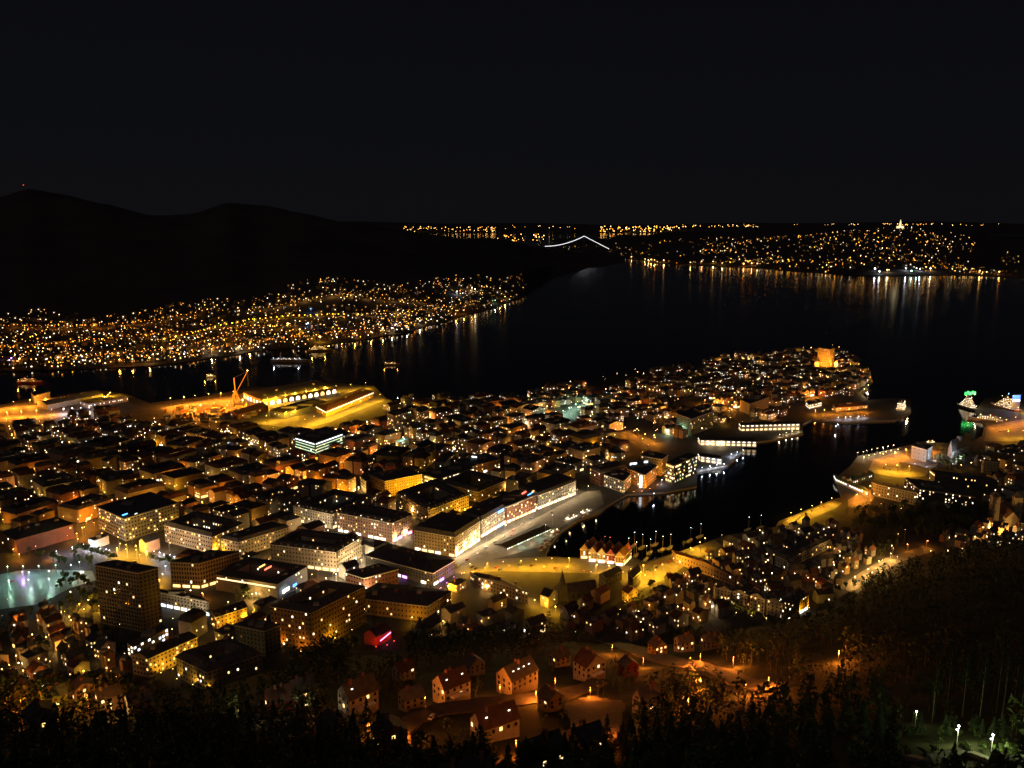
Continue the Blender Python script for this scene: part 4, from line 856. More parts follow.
SM = []
for c in ('white', 'red', 'white'):
    m = MB(); [m.cyl(x, y, 0, 2.3, .06, .06, M_METAL, 4) for x in (-2, 2) for y in (-1.6, 1.6)]
    m.add([(-2.3, -1.9, 2.3), (2.3, -1.9, 2.3), (2.3, 1.9, 2.3), (-2.3, 1.9, 2.3), (0, 0, 3.5)], [(0, 1, 4), (1, 2, 4), (2, 3, 4), (3, 0, 4), (3, 2, 1, 0)], WALLS[c]); m.box(-1.8, -1.4, 0, 1.8, -.8, 1, M_TRIM); m.box(-1.6, -.1, 2.1, 1.6, .1, 2.25, WINM['white']); SM.append(m.mesh('market_stall'))
for i in range(26):
    px = 540+i%13*4.2; py = 546-(i%13)*2.9+(i//13)*4.5; q = G(px+rnd.uniform(-1, 1), py)
    if not inpoly(px, py+1, SHORE+[(1300, 700), (-260, 700)]): continue
    o = thing('market_stall', 'market stall', (q.x, q.y, 2.56), R(50+rnd.uniform(-8, 8)), None, 'stalls of the fish market', SM[i % 3]); auto(o, '%s-roofed market stall' % ['white', 'red', 'white'][i % 3], 'stalls', px, py)
# ------------------------------------------------------------------ harbour crane, container yard
p = G(236, 402); o = thing('harbour_crane', 'crane', p, 0, 'tall orange-lit harbour crane with a slanting jib at the port'); landmark(240, 385, 'the harbour crane')
OR = mat('crane_paint', (.6, .32, .07), .5, .4, .1); k = 1.0
m = MB(); [m.bar((sx*5, sy*5, 0), (sx*3, sy*3, 14), .6, OR) for sx in (-1, 1) for sy in (-1, 1)]; m.box(-4, -4, 14, 4, 4, 15, OR); link('portal', m.mesh('portal'), o)
m = MB(); m.box(-2.6, -3, 15, 2.6, 3, 20, OR); m.bar((0, 0, 20), (-1, 0, 44), 1.1, OR, 6); link('tower', m.mesh('tower'), o)
m = MB(); m.bar((2, 0, 18), (24, 0, 56), .55, OR); m.bar((2, 1.6, 19), (24, 1.2, 57), .35, OR); [m.bar((2+22*t, 0, 18+38*t), (2+22*(t+.08), 1.5, 19+38*(t+.08)), .2, OR, 3) for t in [i/12 for i in range(11)]]; link('jib', m.mesh('jib'), o)
m = MB(); m.bar((-1, 0, 44), (24, 0, 56), .15, M_METAL, 3); m.bar((24, 0, 56), (24, 0, 30), .1, M_METAL, 3); link('cable', m.mesh('cable'), o)
m = MB(); m.octa(24, 0, 57.5, 1, BULB['white']); link('top_lamp', m.mesh('top_lamp'), o)
light('orange', 60000, o, (-8, -14, 8), .5)
CONT = [mat('container_'+str(i), c, .6, .3, .15) for i, c in enumerate([(.4, .12, .05), (.45, .30, .08), (.1, .16, .3), (.3, .3, .3)])]
CMESH = []
for m_ in CONT:
    m = MB(); m.box(-6, -1.25, 0, 6, 1.25, 2.6, m_)
    for x in range(-5, 6): m.box(x-.08, -1.31, .1, x+.08, -1.25, 2.5, m_)
    CMESH.append(m.mesh('container'))
cn = ['rusty red', 'ochre', 'blue', 'grey']
for i in range(64):
    px = rnd.uniform(165, 262); py = 405+(262-px)*.05+rnd.uniform(0, 13); st = rnd.randint(1, 3); q = G(px, py); a = R(rnd.choice([12, 102, 12])); kk = rnd.randint(0, 3)
    if px < 205 and py < 408: continue
    for s_ in range(st):
        kk = (kk+rnd.randint(0, 1)) % 4
        o = thing('container', 'shipping container', (q.x, q.y, 2.56+s_*2.62), a, None, 'containers of the port yard', CMESH[kk]); auto(o, '%s container %s' % (cn[kk], ['on the ground', 'second of its stack', 'third of its stack'][s_]), 'containers')

# ------------------------------------------------------------------ suspension bridge far out on the fjord
Db = 8900
def BP(px, z): 
    x, y, d = ray(px, 245); h = math.hypot(x, y); return Vector((x/h*Db, y/h*Db, z))
A, B_ = BP(506, 0), BP(584, 0); mid = (A+B_)/2; ax = (B_-A); span = ax.length; ax.normalize()
o = thing('suspension_bridge', 'bridge', (mid.x, mid.y, 0), math.atan2(ax.y, ax.x), 'distant suspension bridge whose hanging cables shine as two white lines'); landmark(577, 242, 'the suspension bridge')
m = MB(); m.box(-span/2-330, -8, 60, span/2+330, 8, 63, WALLS['concrete']); link('deck', m.mesh('deck'), o)
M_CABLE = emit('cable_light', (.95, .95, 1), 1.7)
for s in (-1, 1):
    t = MB(); [t.bar((s*span/2, y, 0), (s*span/2, y*.8, 176), 3.5, WALLS['concrete'], 4) for y in (-9, 9)]; t.box(s*span/2-3, -8, 120, s*span/2+3, 8, 126, WALLS['concrete']); link('pylon', t.mesh('pylon'), o)
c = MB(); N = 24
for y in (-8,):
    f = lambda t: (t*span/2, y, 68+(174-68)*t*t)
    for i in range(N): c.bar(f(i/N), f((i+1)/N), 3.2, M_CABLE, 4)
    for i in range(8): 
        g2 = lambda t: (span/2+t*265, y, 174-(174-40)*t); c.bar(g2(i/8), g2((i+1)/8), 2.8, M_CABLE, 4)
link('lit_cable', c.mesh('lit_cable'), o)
c = MB(); f = lambda t: (-t*span/2, -8, 68+(174-68)*t*t); [c.bar(f(i/N), f((i+1)/N), 1.2, M_METAL, 4) for i in range(N)]; [c.bar((s*span/2*i/10, -8, 63), (s*span/2*i/10, -8, 68+106*(i/10)**2), .5, M_METAL, 3) for s in (-1, 1) for i in range(11)]
[c.bar((-span/2-265*i/8, -8, 174-134*i/8), (-span/2-265*(i+1)/8, -8, 174-134*(i+1)/8), 1.2, M_METAL, 4) for i in range(8)]
link('unlit_cable', c.mesh('unlit_cable'), o)

# ------------------------------------------------------------------ mast on the mountain top
p = west.at(24, 2, 1.0); o = thing('radio_mast', 'mast', (p.x, p.y, p.z-4), 0, 'thin radio mast with a red lamp on the mountain ridge')
m = MB(); m.bar((0, 0, 0), (0, 0, 26), 1.2, M_METAL, 4); link('pole', m.mesh('pole'), o); m = MB(); m.octa(0, 0, 27, 3.0, emit('beacon', (1, .05, .03), 2.5)); link('beacon', m.mesh('beacon'), o)
# bright church on the island hill; its floodlighting is put into the stone as glow
p = island.at(900, 1.1, .4); o = thing('hilltop_church', 'church', (p.x, p.y, p.z-4), 0, 'tiny floodlit church shining yellow on the island hilltop')
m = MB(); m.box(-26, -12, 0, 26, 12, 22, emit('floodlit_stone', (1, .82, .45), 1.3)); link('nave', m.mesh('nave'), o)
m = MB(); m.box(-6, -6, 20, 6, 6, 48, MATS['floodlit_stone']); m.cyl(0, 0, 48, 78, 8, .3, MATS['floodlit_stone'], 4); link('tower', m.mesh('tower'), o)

# ================================================================== INFILL: the rest of the town, block by block
def sat(Pa, ua, va, Pb, ub, vb, mrg):
    qa = [Vector(Pa), Vector(Pa)+ua, Vector(Pa)+ua+va, Vector(Pa)+va]; qb = [Vector(Pb), Vector(Pb)+ub, Vector(Pb)+ub+vb, Vector(Pb)+vb]
    for e in (ua, va, ub, vb):
        n_ = Vector((e.y, -e.x)).normalized(); a = [q.dot(n_) for q in qa]; b_ = [q.dot(n_) for q in qb]
        if max(a)+mrg < min(b_) or max(b_)+mrg < min(a): return False
    return True
OPEN = [[(452, 552), (500, 530), (540, 512), (590, 488), (604, 504), (560, 534), (546, 557), (622, 558), (622, 575), (500, 572), (455, 576), (440, 574)],
        [(612, 562), (640, 562), (690, 546), (722, 540), (722, 548), (672, 580), (640, 600), (612, 612), (612, 600), (625, 586)],
        [(866, 474), (872, 458), (925, 444), (950, 446), (976, 446), (980, 462), (940, 474), (900, 480)], [(775, 530), (780, 516), (835, 498), (845, 503), (838, 512), (792, 530)], [(846, 502), (868, 484), (880, 494), (868, 516)],
        [(978, 442), (980, 420), (1100, 405), (1100, 445)], [(150, 424), (160, 400), (250, 386), (375, 384), (392, 400), (335, 424), (300, 433)], [(-100, 428), (-60, 405), (30, 396), (90, 404), (60, 420)],
        [(-100, 618), (-60, 560), (30, 556), (60, 545), (190, 560), (160, 575), (165, 585), (95, 590), (60, 612), (-20, 618)], [(830, 598), (860, 570), (893, 553), (935, 542), (940, 550), (875, 584), (845, 600)],
        [(440, 470), (440, 470), (440, 470)], [(800, 426), (806, 398), (870, 396), (912, 396), (912, 422)], [(60, 590), (130, 560), (130, 640), (60, 620)], [(688, 480), (694, 450), (730, 430), (810, 420), (810, 440), (730, 470)]]
SH = SHORE + [(1300, 700), (-260, 700)]
def ok_spot(P0, u, v, h, mrg=6, shore=5):
    P0 = Vector(P0); c = P0+(u+v)/2; R0 = (u.length+v.length)/2
    for s in (0, .5, 1):
        for t in (0, .5, 1):
            q = P0+u*s+v*t; px, py = proj((q.x, q.y, 2.5))
            if not inpoly(px, py, SH): return False
            for O in OPEN:
                if inpoly(px, py, O): return False
            if hillz(q.x, q.y) > 2.6: return False
    for k in range(8):
        q = c+Vector((math.cos(k*PI/4), math.sin(k*PI/4)))*(R0*.5+shore); px, py = proj((q.x, q.y, 2.5))
        if not inpoly(px, py, SH): return False
    for f in FOOT:
        if (f[0]-c.x)**2+(f[1]-c.y)**2 < (f[2]+R0)**2+400 and sat(P0, u, v, f[3], f[4], f[5], mrg): return False
    D = c.length
    for Pp, Dp in PROT:
        if D < Dp:
            for s in (0, .5, 1):
                for t in (0, .5, 1):
                    q = P0+u*s+v*t; px, py = proj((q.x, q.y, 2.5+h+2))
                    if inpoly(px, py, Pp): return False
    return True
RG = [('cream', 'cream'), ('white', 'white'), ('grey', 'grey'), ('ochre', 'ochre'), ('pink', 'pinkish'), ('brick', 'brick'), ('yellow', 'yellow'), ('stone', 'stone')]
RK = [('slate', 'slate'), ('black', 'black'), ('tile', 'tiled'), ('felt', 'flat dark')]
def infill(poly, a1, a2, bl, bw, gap, hmin, hmax, name, cat, group, noun, litp, split=True, court=True, lampc=('orange', 'yellow', 'amber'), lamppw=14000, roofs=('hip', 'mansard', 'gable'), cap=14, lampp=.7, maxn=298, indl=True, thin=-9, wcols=(W, W, Wh, Y, 'dim')):
    u = Vector((math.cos(R(a1)), math.sin(R(a1)))); v = Vector((math.cos(R(a2)), math.sin(R(a2)))); n = 0
    W2 = [G(x, y) for x, y in poly]; cx = sum(p.x for p in W2)/len(W2); cyy = sum(p.y for p in W2)/len(W2); rad = max(math.hypot(p.x-cx, p.y-cyy) for p in W2)
    K1 = int(rad/(bl+gap))+2; K2 = int(rad/(bw+gap))+2; spots = []
    for i in range(-K1, K1):
        for j in range(-K2, K2):
            P0 = Vector((cx, cyy))+u*((i+.5*(j % 2)*0)*(bl+gap)+rnd.uniform(-1, 1))+v*(j*(bw+gap)+rnd.uniform(-1, 1)); c = P0+u*bl/2+v*bw/2
            px, py = proj((c.x, c.y, 2.5))
            wx, wy = noise.noise((c.x/170, c.y/170, 1.3)), noise.noise((c.x/170, c.y/170, 7.7)); P0 = P0 + Vector((wx, wy))*(bl*.8)
            if inpoly(px, py, poly): spots.append((c.length, P0))
    spots.sort(key=lambda t: t[0])
    for D, P0 in spots:
        if noise.noise((P0.x/90, P0.y/90, 4.4)) < thin: continue
        k_ = noise.noise((P0.x/210+5, P0.y/210, 2.2))*R(34)+R(rnd.uniform(-3, 3)); ca, sa_ = math.cos(k_), math.sin(k_); rot = lambda w_: Vector((w_.x*ca-w_.y*sa_, w_.x*sa_+w_.y*ca))
        u1, v1 = rot(u)*(bl*rnd.uniform(.72, 1.05)), rot(v)*(bw*rnd.uniform(.72, 1.05))
        tries = [(P0, u1, v1)]
        h = rnd.uniform(hmin, hmax)
        if (split and rnd.random() < .3) or not ok_spot(P0, u1, v1, h):
            if not split: continue
            tries = [(P0+u1*s+v1*t, u1*.46, v1*.46) for s in (0, .54) for t in (0, .54)]
            tries = [t for t in tries if ok_spot(*t, h)]
        for (Pq, uq, vq) in tries:
            if n >= maxn: break
            wl, wn = rnd.choice(RG); rk, rn = rnd.choice(RK); big = min(uq.length, vq.length) > 26
            ct = (min(uq.length, vq.length)*.27) if (court and big and rnd.random() < .8) else False
            rf = 'flat' if rk == 'felt' and not ct else rnd.choice(roofs)
            hh = h*rnd.uniform(.9, 1.1); lp = litp*rnd.choice([.5, 1, 1, 1.8]); fl = max(2, int(hh/3.4))
            sh = ((W, Wh, Y), .35) if rnd.random() < .25 and hh > 9 else None
            root, fo, g = building(name, cat, (Pq.x, Pq.y), uq, vq, hh, roof=rf, wall=wl, rm=rk, floors=fl, litp=lp, cols=wcols, dark=False, court=ct, shop=sh, group=group, roofh=rnd.uniform(2.5, 4.2), cap=cap, bay=3.4 if big else 3, dorm=(rnd.choice([5, 7]) if D < 950 and hh > 10 and big else 0), chim=rnd.randint(0, 2),
                                   gable=rnd.choice('uv'), ww=.95, wh=1.25)
            nlit = len([o for o in root.children if o.name.startswith('window')])
            hd = '%s %s-roofed %s, %s' % (wn, {'tiled': 'tile', 'flat dark': 'flat'}.get(rn, rn), noun[0], 'unlit' if nlit == 0 else 'hardly lit' if nlit < 3 else 'partly lit' if nlit < 7 else 'brightly lit')
            auto(root, hd, noun[1]); n += 1
            if ct and rnd.random() < .45:
                q = Pq+(uq+vq)/2; lamp(Vector((q.x, q.y, 2.5)), rnd.choice(['amber', 'yellow', 'white']), 9000, 5, None, ' in a courtyard', False)
        for q, pr in ((P0-u*gap/2-v*gap/2, lampp), (P0+u1/2-v*gap/2, lampp), (P0-u*gap/2+v1/2, lampp)):
            if rnd.random() > pr: continue
            px, py = proj((q.x, q.y, 2.5))
            if not inpoly(px, py, SH) or hillz(q.x, q.y) > 2.6 or any(inpoly(px, py, O) for O in OPEN): continue
            if any(sat(q, Vector((.5, 0)), Vector((0, .5)), f[3], f[4], f[5], 1.5) for f in FOOT if (f[0]-q.x)**2+(f[1]-q.y)**2 < (f[2]*1.3+10)**2): continue
            lamp(Vector((q.x, q.y, 2.5)), rnd.choice(lampc), lamppw*.42*rnd.choice([.05, .2, .4, .7, 1.2, 2.8]), rnd.uniform(6, 9), None, '', indl and D < 1150 and LAMPS[0] < 110)
    return n
counts = {}
OH = ('wooden house', 'wooden houses')
TB = ('block', 'blocks')
mid = [(455, 640), (470, 600), (530, 595), (612, 590), (640, 612), (640, 640), (560, 640)]
counts['m'] = infill(mid, 40, 128, 15, 10, 5, 7, 10, 'wooden_house', 'house', 'wooden houses behind the market', OH, .13, court=False, lamppw=6000, cap=8, roofs=('gable',), lampp=.15, lampc=('yellow', 'orange', 'amber'), split=False)
counts['m2'] = infill(mid, 70, 160, 11, 8, 5, 5, 8, 'wooden_house', 'house', 'wooden houses behind the market', OH, .2, court=False, lamppw=6000, cap=8, roofs=('gable',), lampp=.1, lampc=('yellow', 'orange', 'amber'), split=False)
cen = [(330, 655), (270, 665), (180, 600), (100, 560), (-20, 520), (-40, 470), (150, 445), (300, 465), (400, 450), (520, 470), (600, 478), (560, 495), (460, 555), (470, 575), (468, 590), (455, 640), (400, 648)]
counts['c'] = infill(cen, 56, 150, 44, 36, 10, 12, 18, 'townhouse_block', 'building', 'townhouse blocks of the town centre', TB, .12, lamppw=17000)
# filling lamps, signs of life in the farther town
nor = [(-60, 470), (-60, 428), (60, 424), (100, 412), (155, 425), (300, 436), (390, 424), (392, 405), (430, 402), (530, 400), (575, 430), (600, 478), (520, 470), (400, 450), (300, 465), (150, 445)]
counts['n'] = infill(nor, 48, 136, 36, 28, 9, 10, 17, 'townhouse_block', 'building', 'townhouse blocks towards the fjord', TB, .14, wcols=(W, Wh, Wh, 'cool', 'dim'), lamppw=11000, cap=12, indl=False)
nord = [(530, 400), (552, 388), (620, 378), (715, 360), (735, 420), (690, 440), (660, 452), (600, 470), (570, 440)]
tip = [(715, 362), (722, 357), (762, 358), (790, 352), (836, 347), (855, 359), (869, 371), (871, 382), (858, 391), (840, 400), (800, 402), (780, 420), (735, 420)]
counts['p'] = infill(nord, 38, 128, 26, 19, 9, 8, 14, 'townhouse', 'house', 'townhouses of the peninsula', ('townhouse', 'townhouses'), .17, thin=-.12, wcols=(W, Wh, Wh, 'dim', 'cool'), court=False, lamppw=11000, cap=9, lampp=.33, indl=False, maxn=290)
eas = [(630, 612), (665, 585), (676, 560), (720, 546), (780, 532), (835, 522), (858, 540), (935, 536), (990, 525), (1060, 535), (1060, 570), (960, 560), (900, 572), (860, 592), (816, 612), (808, 590), (720, 625), (640, 640)]
counts['e'] = infill(eas, 28, 118, 15, 10, 6, 6, 9, 'wooden_house', 'house', 'wooden houses under the hill', OH, .19, thin=-.55, wcols=(W, W, 'dim', Wh, Y), court=False, lamppw=9000, cap=8, roofs=("gable",), lampp=.16, lampc=('orange', 'amber', 'white'))
swp = [(-60, 690), (-60, 622), (40, 612), (70, 600), (125, 640), (135, 670), (190, 690), (100, 690)]
counts['s'] = infill(swp, 40, 130, 14, 10, 7, 6, 10, 'wooden_house', 'house', 'wooden houses by the park', OH, .15, thin=-.6, wcols=(W, 'dim', Y, Wh), court=False, lamppw=7000, cap=8, roofs=('gable',), lampp=.3, lampc=('yellow', 'orange', 'amber'))
counts['t'] = infill(tip, 38, 128, 25, 17, 9, 8, 14, 'apartment_house', 'house', 'apartment houses at the tip of the peninsula', ('apartment house', 'apartment houses'), .17, thin=-.14, wcols=(W, Wh, Wh, 'dim', 'cool'), court=False, lamppw=11000, cap=9, lampp=.33, indl=False, maxn=290)  # the same townhouses as along the peninsula, kept under a separate name
counts['f'] = infill(cen, 50, 140, 17, 12, 5, 8, 12, 'small_townhouse', 'house', 'small townhouses between the blocks', ('small house', 'small houses'), .2, court=False, lamppw=6000, cap=8, roofs=('gable', 'hip'), lampp=.08, split=False, maxn=200)
rgt = [(935, 470), (980, 452), (1060, 445), (1060, 520), (1020, 520), (985, 500), (1000, 470)]
counts['r'] = infill(rgt, 20, 110, 24, 16, 8, 9, 14, 'townhouse', 'house', 'townhouses by the twin-towered church', ('townhouse', 'townhouses'), .12, court=False, lamppw=7000, lampp=.15)
print('INFILL', counts, 'lamps', LAMPS[0])

# ------------------------------------------------------------------ lamps of streets, quays and slope, with some rows added for glow
lamp_row((453, 559), (538, 514), 9, 'white', 26000, 8); lamp_row((545, 512), (592, 490), 5, 'white', 13000, 8)
lamp_row((462, 574), (578, 566), 7, 'yellow', 34000, 9); lamp_row((590, 573), (616, 575), 2, 'yellow', 20000, 9)
lamp_row((640, 588), (705, 548), 7, 'yellow', 36000, 9); lamp_row((625, 580), (650, 572), 2, 'yellow', 26000, 9)
lamp_row((850, 588), (895, 556), 4, 'amber', 30000, 7); lamp_row((898, 553), (935, 545), 2, 'orange', 6000, 7)
lamp_row((786, 522), (836, 503), 5, 'yellow', 30000, 8); lamp_row((852, 504), (872, 491), 3, 'orange', 34000, 9)
lamp_row((876, 462), (935, 451), 5, 'orange', 60000, 10); lamp_row((880, 472), (915, 474), 3, 'yellow', 50000, 10)
lamp_row((855, 457), (895, 448), 8, 'white', 6000, 5); lamp_row((860, 461), (900, 452), 7, 'white', 3000, 5)
lamp_row((990, 430), (1040, 420), 5, 'orange', 45000, 12); lamp_row((1000, 440), (1060, 436), 4, 'yellow', 30000, 12)
lamp_row((812, 415), (870, 412), 7, 'orange', 30000, 8); lamp_row((835, 420), (868, 418), 5, 'cool', 6000, 4); lamp_row((800, 400), (860, 388), 6, 'orange', 50000, 9)
lamp_row((700, 471), (727, 466), 4, 'cool', 10000, 4); lamp_row((728, 458), (745, 452), 3, 'cool', 8000, 4); lamp_row((775, 438), (802, 431), 4, 'white', 8000, 4); lamp_row((705, 447), (760, 445), 5, 'white', 12000, 5)
lamp_row((165, 408), (240, 399), 6, 'orange', 150000, 16); lamp_row((180, 416), (250, 408), 5, 'orange', 150000, 16); lamp_row((262, 407), (330, 393), 7, 'yellow', 90000, 14); lamp_row((330, 393), (372, 388), 3, 'yellow', 60000, 12)
lamp_row((300, 429), (384, 400), 9, 'yellow', 100000, 13); lamp_row((262, 424), (300, 416), 4, 'yellow', 60000, 12); lamp_row((-10, 411), (55, 404), 4, 'orange', 130000, 12); lamp_row((0, 418), (60, 415), 4, 'orange', 100000, 10)
lamp_row((104, 404), (112, 398), 3, 'yellow', 90000, 12); lamp_row((95, 412), (60, 414), 4, 'cool', 30000, 9)
lamp_row((82, 548), (112, 556), 7, 'cool', 7000, 5, ' of the park row'); lamp_row((113, 556), (152, 561), 4, 'yellow', 34000, 9); lamp_row((115, 552), (150, 556), 4, 'yellow', 26000, 9); lamp_row((152, 556), (178, 562), 5, 'cool', 9000, 5)
for px, py, c, pw in [(73, 553, 'cool', 8000), (57, 557, 'cool', 9000), (80, 568, 'cool', 5000), (23, 578, 'purple', 9000), (48, 609, 'cool', 3000), (166, 572, 'cool', 9000), (160, 586, 'yellow', 22000), (163, 580, 'yellow', 20000), (84, 578, 'white', 12000), (14, 555, 'yellow', 9000), (50, 560, 'orange', 9000), (20, 560, 'orange', 14000)]: nlamp(px, py, c, pw)
lamp_row((-40, 592), (60, 588), 5, 'green', 5500, 9); lamp_row((0, 576), (80, 574), 5, 'green', 3500, 9); lamp_row((20, 582), (60, 580), 2, 'cool', 4500, 9)
for px, py in [(62, 618), (70, 623), (89, 606), (80, 610), (33, 641), (59, 653), (67, 640), (100, 612), (20, 625), (10, 672), (45, 683), (30, 700)]: nlamp(px, py, rnd.choice(['yellow', 'yellow', 'orange', 'amber']), 12000, 5.5)
lamp_row((75, 545), (95, 520), 4, 'orange', 26000, 9); lamp_row((95, 525), (160, 500), 4, 'orange', 14000, 9)
lamp_row((345, 582), (372, 556), 4, 'white', 22000, 6); lamp_row((372, 560), (412, 534), 4, 'white', 22000, 6); lamp_row((280, 526), (334, 537), 5, 'white', 16000, 6); lamp_row((250, 522), (285, 530), 2, 'amber', 16000, 6)
lamp_row((640, 408), (705, 425), 7, 'orange', 50000, 9); lamp_row((600, 424), (660, 445), 6, 'orange', 60000, 9); lamp_row((535, 416), (550, 410), 3, 'orange', 70000, 9); lamp_row((560, 418), (585, 404), 4, 'green', 50000, 9); lamp_row((515, 432), (560, 418), 6, 'white', 26000, 8)
lamp_row((700, 404), (745, 412), 5, 'orange', 50000, 9); lamp_row((672, 388), (720, 378), 4, 'orange', 20000, 8); lamp_row((660, 436), (700, 430), 3, 'green', 20000, 7)
lamp_row((290, 470), (270, 490), 4, 'orange', 40000, 9); lamp_row((340, 452), (300, 478), 5, 'orange', 40000, 9); lamp_row((355, 440), (370, 430), 3, 'orange', 50000, 9); lamp_row((425, 422), (440, 418), 3, 'amber', 60000, 9); lamp_row((330, 478), (410, 440), 6, 'orange', 22000, 9)
lamp_row((480, 590), (530, 602), 4, 'amber', 14000, 6); lamp_row((530, 605), (560, 615), 3, 'yellow', 14000, 6); lamp_row((795, 360), (840, 368), 5, 'orange', 40000, 8); nlamp(797, 364, 'purple', 30000)
for k in range(9):
    px, py = [(800, 365), (812, 366), (868, 372), (870, 380), (864, 392), (868, 388), (730, 362), (724, 358), (866, 396)][k]; nlamp(px, py, ['orange', 'amber', 'white'][k % 3], 20000)
for a_, b2, c_, n_ in [((336, 562), (365, 542), 'white', 3), ((270, 556), (330, 568), 'amber', 5), ((415, 517), (398, 505), 'amber', 3), ((435, 530), (482, 506), 'yellow', 4), ((470, 500), (512, 489), 'amber', 4), ((246, 545), (268, 552), 'white', 2), ((210, 556), (250, 548), 'yellow', 3), ((310, 592), (352, 575), 'white', 4), ((246, 604), (310, 580), 'amber', 5), ((455, 590), (400, 615), 'yellow', 4), ((340, 612), (372, 592), 'white', 3), ((300, 480), (345, 497), 'orange', 4), ((355, 495), (372, 485), 'amber', 2), ((60, 500), (98, 512), 'orange', 3), ((180, 500), (240, 520), 'orange', 4)]: lamp_row(a_, b2, n_, c_, 30000, 7)  # lamp rows added to brighten the streets between the blocks
# buoy and quay lamps with long reflections
for px, py in [(835, 431), (653, 500), (661, 486)]: 
    p = G(px, py, 0); o = thing('lamp_post', 'harbour lamp', (p.x, p.y, -1), 0, None, 'harbour light posts', lampmesh('cool', 9, .6)); light('cool', 9000, o, (.9, 0, 8), .5); auto(o, 'bluish white light post in the water', 'light posts')
# hill lamps: a few are seen, the rest added to light lanes and houses
for px, py, c, pw in [(500, 697, 'sodium', 900), (536, 704, 'sodium', 1100), (425, 708, 'sodium', 900), (516, 757, 'sodium', 800), (643, 668, 'sodium', 1000), (733, 668, 'sodium', 1800), (600, 738, 'sodium', 1700), (398, 738, 'sodium', 1300), (490, 737, 'amber', 450), (700, 664, 'sodium', 1300),
                       (612, 654, 'sodium', 1500), (590, 700, 'sodium', 900), (768, 690, 'sodium', 1500), (838, 662, 'sodium', 2200), (370, 738, 'sodium', 900), (22, 712, 'sodium', 1600), (60, 716, 'yellow', 1500), (88, 706, 'sodium', 1500), (40, 728, 'sodium', 1500), (112, 716, 'amber', 700), (6, 696, 'yellow', 1600), (250, 722, 'white', 250), (306, 716, 'white', 250), (690, 668, 'sodium', 1200), (700, 690, 'sodium', 1400), (688, 712, 'sodium', 900), (745, 695, 'sodium', 1500), (555, 690, 'sodium', 900)]:
    p = HP(px, py); D = math.hypot(p.x, p.y); lamp(Vector((p.x, p.y, p.z+.3)), c, pw*62, 6, .2, ' on the slope')
for i, (px, py) in enumerate([(957, 742), (991, 752), (915, 726), (1020, 757)]):
    p = HP(px, py); o = thing('path_lamp', 'path lamp', p, R(20), None, 'white lamps along the garden path'); hh = 5.5
    m = MB(); m.cyl(0, 0, -1, hh, .09, .06, mat('white_metal', (.6, .6, .6), .5, .3, 0), 8); link('pole', m.mesh('pole'), o)
    m = MB(); m.octa(0, 0, hh+.3, .42, BULB['cool'], .9); link('lamp_head', m.mesh('lamp_head'), o)
    if i in (0, 1): m = MB(); m.bar((0, 0, hh-1.2), (-.7, 0, hh-.9), .05, M_POLE); m.octa(-.8, 0, hh-.8, .22, BULB['cool']); link('side_lamp', m.mesh('side_lamp'), o)
    light('path', [15000, 15000, 1500, 12000][i], o, (0, -.6, hh-.6), .2); auto(o, 'bright white path lamp on the wooded slope', 'path lamps', px, py)
landmark(975, 730, 'the garden path')

# ================================================================== far shores: houses and lamps no one could count
def far_town(name, slope, amp, pts, col_w, nh, nl, umax_tab, lampr, hs_, strength=1, seed=1, ind=0, ulow=0.0):
    r2 = random.Random(seed); H = MB(); Lm = MB()
    wm = [emit('far_window_'+k, c, s) for k, c, s in (('warm', (1, .62, .28), 4), ('white', (1, .86, .62), 5), ('orange', (1, .42, .1), 4))]
    x0, x1 = pts
    for i in range(nh):
        px = r2.uniform(x0, x1); um = umax_tab(px)
        if um <= 0: continue
        u = ulow+(um-ulow)*r2.random(); p = slope.at(px, u, amp); a = r2.uniform(.3, 1.2); s = hs_*r2.uniform(.7, 1.3); c_, s_ = math.cos(a), math.sin(a); hh = s*r2.uniform(.6, 1)
        q = [(p.x+c_*x*s-s_*y*s*.7, p.y+s_*x*s+c_*y*s*.7) for x, y in ((-.5, -.5), (.5, -.5), (.5, .5), (-.5, .5))]
        H.prism(q, p.z-2, p.z+hh, WALLS['dark'], ROOFS['black'], False)
        if r2.random() < .75:
            w_ = s*.085; mx, my = (q[0][0]*.6+q[1][0]*.4), (q[0][1]*.6+q[1][1]*.4); zz = p.z+hh*.6
            H.prism([(mx-w_, my-.7*w_*0-.8), (mx+w_, my-.8), (mx+w_, my+.1), (mx-w_, my+.1)], zz-w_*.7, zz+w_*.7, r2.choice(wm))
    for i in range(nl):
        px = r2.uniform(x0, x1); um = umax_tab(px)
        if um <= 0: continue
        u = ulow+(um-ulow)*(r2.random()**(1.25 if hs_ < 15 else 1)); p = slope.at(px, u, amp)
        if hs_ < 15 and um > .5 and noise.noise((p.x/130, p.y/150, seed))*1.5+.62+noise.noise((p.x/420, p.y/420, 8))*.5 < r2.random(): continue
        if hs_ >= 15 and noise.noise((p.x/500, p.y/240 if hs_ < 20 else p.y/500, seed))+.25 < r2.random()*.6: continue
        k = r2.choices(list(col_w), list(col_w.values()))[0]
        Lm.octa(p.x, p.y, p.z+9, lampr*r2.choice([.15, .2, .2, .27, .3, .38, .5, .95]), FARB[k])
    if nh: o = link(name+'_houses', H.mesh(name+'_houses')); o['kind'] = 'stuff'; o['category'] = 'houses'; o['label'] = 'countless small lit houses of the %s' % name.replace('_', ' '); 
    o = link(name+'_lamps', Lm.mesh(name+'_lamps')); o['kind'] = 'stuff'; o['category'] = 'street lamps'; o['label'] = 'countless street lamps of the %s' % name.replace('_', ' ')
def um_w(px):
    if px > 440 and random.random() < (px-440)/110: return 0
    return .93+.07*math.sin(px/23)
